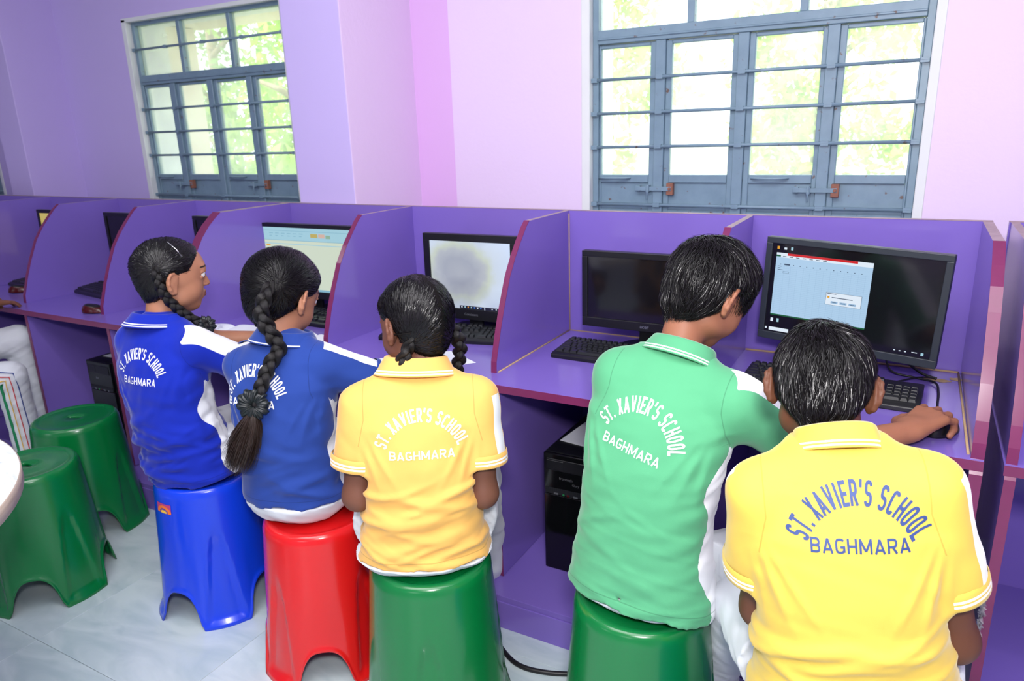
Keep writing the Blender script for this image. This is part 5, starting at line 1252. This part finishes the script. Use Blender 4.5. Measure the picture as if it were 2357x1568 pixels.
def person_5():
    sp = dict(pel=(-.96, -1.055, .468), neck=(-.971, -1.029, .924), head=(-.994, -.985, 1.024), shL=(-1.058, -1.124, .857), shR=(-.841, -.979, .856), elL=(-1.070, -1.157, .635), elR=(-.821, -.998, .622),
              wrL=(-1.14, -.955, .545), wrR=(-.99, -.86, .56), handL=(None, (0, 0, 1), .5), handR=(None, (0, 0, 1), .5), hrot=(-72, 15, 4), seed=5, girth=1.0, flare=.022, hem=.004, sleeve=.66, rcuff=.062, rsh=.050,
              sidepanel=(.03, .07, .004), panR=((.6, .1, .6), .016, .020, -.01), panL=((-.75, -.35, .5), .014, .018, -.01), stool=(-.952, -1.05), nfold=22, fold=.012, wave=.002, hs=1.0,
              knL=(-1.27, -.82, .50), knR=(-1.02, -.72, .50), anL=(-1.30, -.64, .18), anR=(-1.06, -.62, .18), colh=.030, colout=.086, coldrop=.012, colax=(-.10, .26, .96), gaze=(-1, .3, -.4), seaty=-.012, tg=1.14)
    b, sh, fr = person('girl in a golden yellow shirt with white lettering, a plait behind each ear', sp, SK['p5'], CL['gold'], MT['stripe_white'], PR['white'], dict(cu=.010, cv=.280, rot=0, Ro=.112, h=.029, A=2.55, wB=.146, hB=.020, vB=.001))
    f = pulled((.058, -.050, -.050), (-.062, -.045, -.050))
    o, G, hc, M, s = add_hair(sp, b, False, 15000, HL_GIRL, f, .010, (.0002, .0014), .0011, 9, .013, tilt=.45, jt=.08, exclude=lambda q: (np.abs(q[:, 0]) < .0016) & (q[:, 2] > .04))
    for sx in (-1, 1):
        r0 = headpt(sp, sx*.062, -.048, -.050); r1 = headpt(sp, sx*.074, -.036, -.080)
        if sx < 0: path = [headpt(sp, -.050, -.060, -.030), r0, r1, headpt(sp, -.074, .010, -.120), headpt(sp, -.065, .05, -.15), headpt(sp, -.06, .075, -.20)]
        else: path = [headpt(sp, .050, -.062, -.010), headpt(sp, .078, -.05, -.05), headpt(sp, .092, -.030, -.085), headpt(sp, .095, -.005, -.13), headpt(sp, .09, .02, -.17)]
        braid(path, [.008, .018, .019, .018, .016, .012], o, 6, up=tuple(-M[1]))
    clip_bar(sp, [(-.080, -.020, -.020), (-.078, -.045, -.022), (-.064, -.068, -.022)], o, 'hair_cap', .0012)
    return b
def person_7():
    sp = dict(pel=(.012, -1.165, .502), neck=(-.057, -1.161, .963), head=(-.091, -1.080, 1.030), shL=(-.156, -1.223, .888), shR=(.074, -1.172, .924), elL=(-.146, -1.175, .640), elR=(.142, -1.140, .652),
              wrL=(-.10, -.95, .56), wrR=(.086, -.95, .56), handL=(None, (0, 0, 1), .6), handR=(None, (0, 0, 1), .6), hrot=(-6, 40, 0), seed=7, girth=.99, depth=1.08, hem=-.10, sleeve=.64, rcuff=.060, rsh=.050,
              sidepanel=(.035, .08, .006), panR=((.75, -.2, .5), .014, .022, -.02), panL=((-.5, .0, .9), .026, .012, -.035), stool=(-.02, -1.185), nfold=22, fold=.012, wave=.0016, hs=.95,
              knL=(-.215, -.93, .47), knR=(.09, -.80, .52), anL=(-.30, -.80, .18), anR=(.10, -.66, .18), colr=.86, colz=-.008, colh=.036, colout=.080, coldrop=.004, colax=(-.18, .42, .88), hw={0: 1.12, 1: 1.12, 2: 1.12, 3: 1.10, 4: 1.10}, face=True, seaty=-.01, slwave=1.5, armr=1.0, tg=1.12)
    b, sh, fr = person('boy with cropped hair in a bright yellow shirt with navy lettering', sp, SK['p7'], CL['yellow'], MT['stripe_white'], PR['navy'], dict(cu=.012, cv=.334, rot=.02, Ro=.107, h=.034, A=2.50, wB=.134, hB=.021, vB=.009, uB=.000), h=.0045)
    f = whorl((.004, -.062, .078), .75, .9, .8)
    add_hair(sp, b, True, 24000, HL_BOY, f, .0075, (.0015, .0075), .0009, 6, .0062, jt=.34, tilt=1.2)
    return b
def person_6():
    sp = dict(pel=(-.431, -.972, .467), neck=(-.404, -.860, .982), head=(-.360, -.772, 1.108), shL=(-.514, -.890, .932), shR=(-.262, -.918, .916), elL=(-.561, -.73, .740), elR=(-.112, -.790, .775),
              wrL=(-.360, -.565, .785), wrR=(.050, -.612, .786), handL=((.45, .9, -.05), (0, -.1, 1), .5), handR=((.50, .82, .20), (-.15, -.25, 1), .98), hrot=(33, 36, 4), seed=6, girth=1.07, hem=-.012, sleeve=.74, sleeveR=1.12, rcuff=.062, rsh=.052,
              sidepanel=(-.036, .06, .014), panR=((.0, -.3, 1), .036, .046, -.04), panL=((-.6, .4, .7), .026, .034, -.02), stool=(-.432, -.970), nfold=7, fold=.004, wave=.0016, hs=1.02, depth=1.05,
              knL=(-.54, -.64, .52), knR=(-.185, -.80, .525), anL=(-.55, -.60, .18), anR=(-.16, -.62, .20), colh=.030, colout=.082, coldrop=.010, colx=.010, colax=(.22, .46, .86), bow=.045, seaty=-.012, armr=1.06, ksl=.03, spread=.26, hds=1.22)
    b, sh, fr = person('boy with thick hair in a mint green shirt, one hand on a mouse', sp, SK['p6'], CL['green'], MT['stripe_white'], PR['white'], dict(cu=-.010, cv=.335, rot=.20, Ro=.108, h=.033, A=2.55, wB=.133, hB=.021, vB=-.010, uB=-.003))
    f = whorl((-.018, -.050, .088), .7, .75, 1.0)
    add_hair(sp, b, True, 26000, HL_BOY, f, .010, (.003, .012), .0011, 8, .0090, jt=.42, tilt=1.2)
    return b
def person_4():
    sp = dict(pel=(-1.408, -1.027, .481), neck=(-1.419, -1.001, .940), head=(-1.456, -.958, 1.050), shL=(-1.540, -1.045, .865), shR=(-1.306, -.989, .891), elL=(-1.74, -.84, .80), elR=(-1.190, -.860, .790),
              wrL=(-1.87, -.60, .800), wrR=(-1.33, -.72, .70), handL=((-.25, .85, -.05), (0, -.1, 1), .8), handR=((-.6, .8, -.1), (0, 0, 1), .5), hrot=(-4, 26, 4), seed=4, girth=.98, hem=.026, sleeve=.80, rcuff=.058, rsh=.048,
              sidepanel=(-.005, .05, .016), panR=((.0, -.1, 1), .030, .026, -.015), panL=((.0, -.1, 1), .030, .026, -.015), stool=(-1.363, -1.007), nfold=12, fold=.006, wave=.0018, hs=1.06,
              tg=.92, knL=(-1.58, -.70, .51), knR=(-1.32, -.66, .52), anL=(-1.60, -.62, .18), anR=(-1.34, -.60, .18), colh=.024, colout=.084, coldrop=.010, colax=(.0, .22, .97), colwhite=(10,), seaty=-.015)
    b, sh, fr = person('girl in a faded blue shirt with one long plait down her back', sp, SK['p4'], CL['blue2'], MT['stripe_white'], PR['white'], dict(cu=-.034, cv=.306, rot=0, Ro=.106, h=.031, A=2.5, wB=.150, hB=.021, vB=-.002, uB=-.010))
    f = pulled((.046, -.070, .012), (.030, -.080, .008))
    o, G, hc, M, s = add_hair(sp, b, False, 17000, HL_GIRL, f, .014, (.001, .006), .0011, 10, .014, tilt=.8, jt=.16)
    ob = on_back(sh, fr, [(.040, .455), (.022, .42), (.010, .386), (.0, .345), (-.011, .322)], .022)
    path = [headpt(sp, .040, -.072, .030), headpt(sp, .046, -.096, .010), headpt(sp, .052, -.108, -.030), headpt(sp, .052, -.104, -.075)]+[p for p in ob if p is not None]
    braid(path, [.006, .020, .0215, .020, .019, .0175], o, 11, up=(.4, -.9, .1))
    e = ob[-1]; U = fr[2]; R0 = fr[4]; F0 = fr[5]; dn = unit(-U-R0*.22)
    scrunchie(e-F0*.004, unit(-F0+R0*.35), .040, o, 10)
    rng = np.random.default_rng(3); tail(e+dn*.02-F0*.004, unit(dn-F0*.02), .17, .024, 2600, o, rng, MT['hair_brown'], grav=(-.035, .0, 0.0))
    clip_bar(sp, [(.055, -.072, .018), (.070, -.050, .006), (.078, -.028, -.004)], o, 'hair_cap', .0014)
    return b
def person_3():
    sp = dict(pel=(-1.883, -.993, .489), neck=(-1.916, -1.014, .949), head=(-1.905, -.962, 1.073), shL=(-2.011, -1.040, .885), shR=(-1.770, -1.011, .891), elL=(-2.075, -.83, .815), elR=(-1.700, -.850, .760),
              wrL=(-1.90, -.66, .800), wrR=(-1.80, -.66, .73), handL=((.9, .5, -.05), (0, -.1, 1), .5), handR=((-.5, .8, -.1), (0, 0, 1), .5), hrot=(26, 6, 2), seed=3, girth=.97, hem=-.034, sleeve=.78, rcuff=.060, rsh=.047,
              sidepanel=(-.010, .055, .018), panR=((.15, -.45, .9), .050, .046, -.045), panL=((.0, .1, 1), .036, .032, -.03), stool=(-1.874, -.974), nfold=26, fold=.012, wave=.0022, hs=1.0,
              knL=(-1.99, -.66, .51), knR=(-1.80, -.64, .51), anL=(-1.99, -.60, .18), anR=(-1.80, -.60, .18), colh=.022, colout=.092, coldrop=.014, colax=(-.05, .12, .99), gaze=(.6, .8, -.15), seaty=-.015)
    b, sh, fr = person('girl in a royal blue shirt in profile, with plaits and a silver hair clip', sp, SK['p3'], CL['blue'], MT['stripe_white'], PR['white'], dict(cu=.0, cv=.304, rot=.10, Ro=.098, h=.030, A=2.5, wB=.120, hB=.021, vB=-.004))
    f = pulled((.066, -.040, .030), (-.066, -.040, .030))
    o, G, hc, M, s = add_hair(sp, b, False, 13000, HL_GIRL, f, .009, (.0003, .002), .0012, 9, .013, tilt=.45, jt=.1)
    path = [headpt(sp, .060, -.050, .050), headpt(sp, .078, -.050, .020), headpt(sp, .078, -.038, -.025), headpt(sp, .070, -.020, -.060), headpt(sp, .066, .012, -.095), headpt(sp, .072, .050, -.125), headpt(sp, .085, .090, -.140)]
    braid(path, [.006, .016, .017, .016, .015, .013], o, 9, up=(.8, -.5, .2))
    braid([headpt(sp, -x, y, z) for x, y, z in ((.060, -.050, .050), (.078, -.050, .020), (.078, -.038, -.025), (.070, -.020, -.060), (.07, .02, -.10), (.07, .05, -.16))], [.014, .017, .016, .015, .013], o, 8, up=(-.8, -.5, .2))
    scrunchie(headpt(sp, .082, .080, -.140), unit(v3(1, -.4, .3)), .028, o, 9)
    clip_bar(sp, [(.040, -.010, .1035), (.058, .010, .084), (.069, .022, .064)], o, 'silver', .0017)
    return b
def person_1():
    P = v3(-3.66, -1.12, .50)
    sp = dict(pel=tuple(P), neck=(-3.68, -1.06, .96), head=(-3.68, -.99, 1.09), shL=(-3.80, -1.05, .88), shR=(-3.56, -1.07, .88), elL=(-3.88, -.90, .70), elR=(-3.53, -.92, .72),
              wrL=(-3.80, -.68, .79), wrR=(-3.515, -.715, .790), handL=((.3, .9, -.1), (0, 0, 1), .4), handR=((-.15, .95, -.12), (0, 0, 1), .35), hrot=(0, 20, 0), seed=1, girth=1.0, hem=-.03, sleeve=.66, rcuff=.062,
              sidepanel=None, panR=((.6, .1, .6), .018, .022, -.01), panL=((-.6, .1, .6), .018, .022, -.01), stool=(-3.66, -1.12), knL=(-3.55, -.62, .60), knR=(-3.32, -.79, .505), anL=(-3.56, -.58, .19), anR=(-3.36, -.76, .075), footz=.0)
    sp['stripes'] = (.80, -.58, .10)
    b, sh, fr = person('person in white trousers with green, yellow, red and blue side stripes', sp, SK['p1'], CL['blue'], MT['stripe_white'], PR['white'], None)
    add_hair(sp, b, True, 5000, HL_BOY, whorl((.0, -.055, .085), .6, .8, .8), .008, (.001, .005), .0014, 6, .008)
    return b
make_stool('green plastic stool under the pupil at the edge of the view', -3.66, -1.12, 15, 'st_green')
for f in (person_7, person_6, person_5, person_4, person_3, person_1): f()
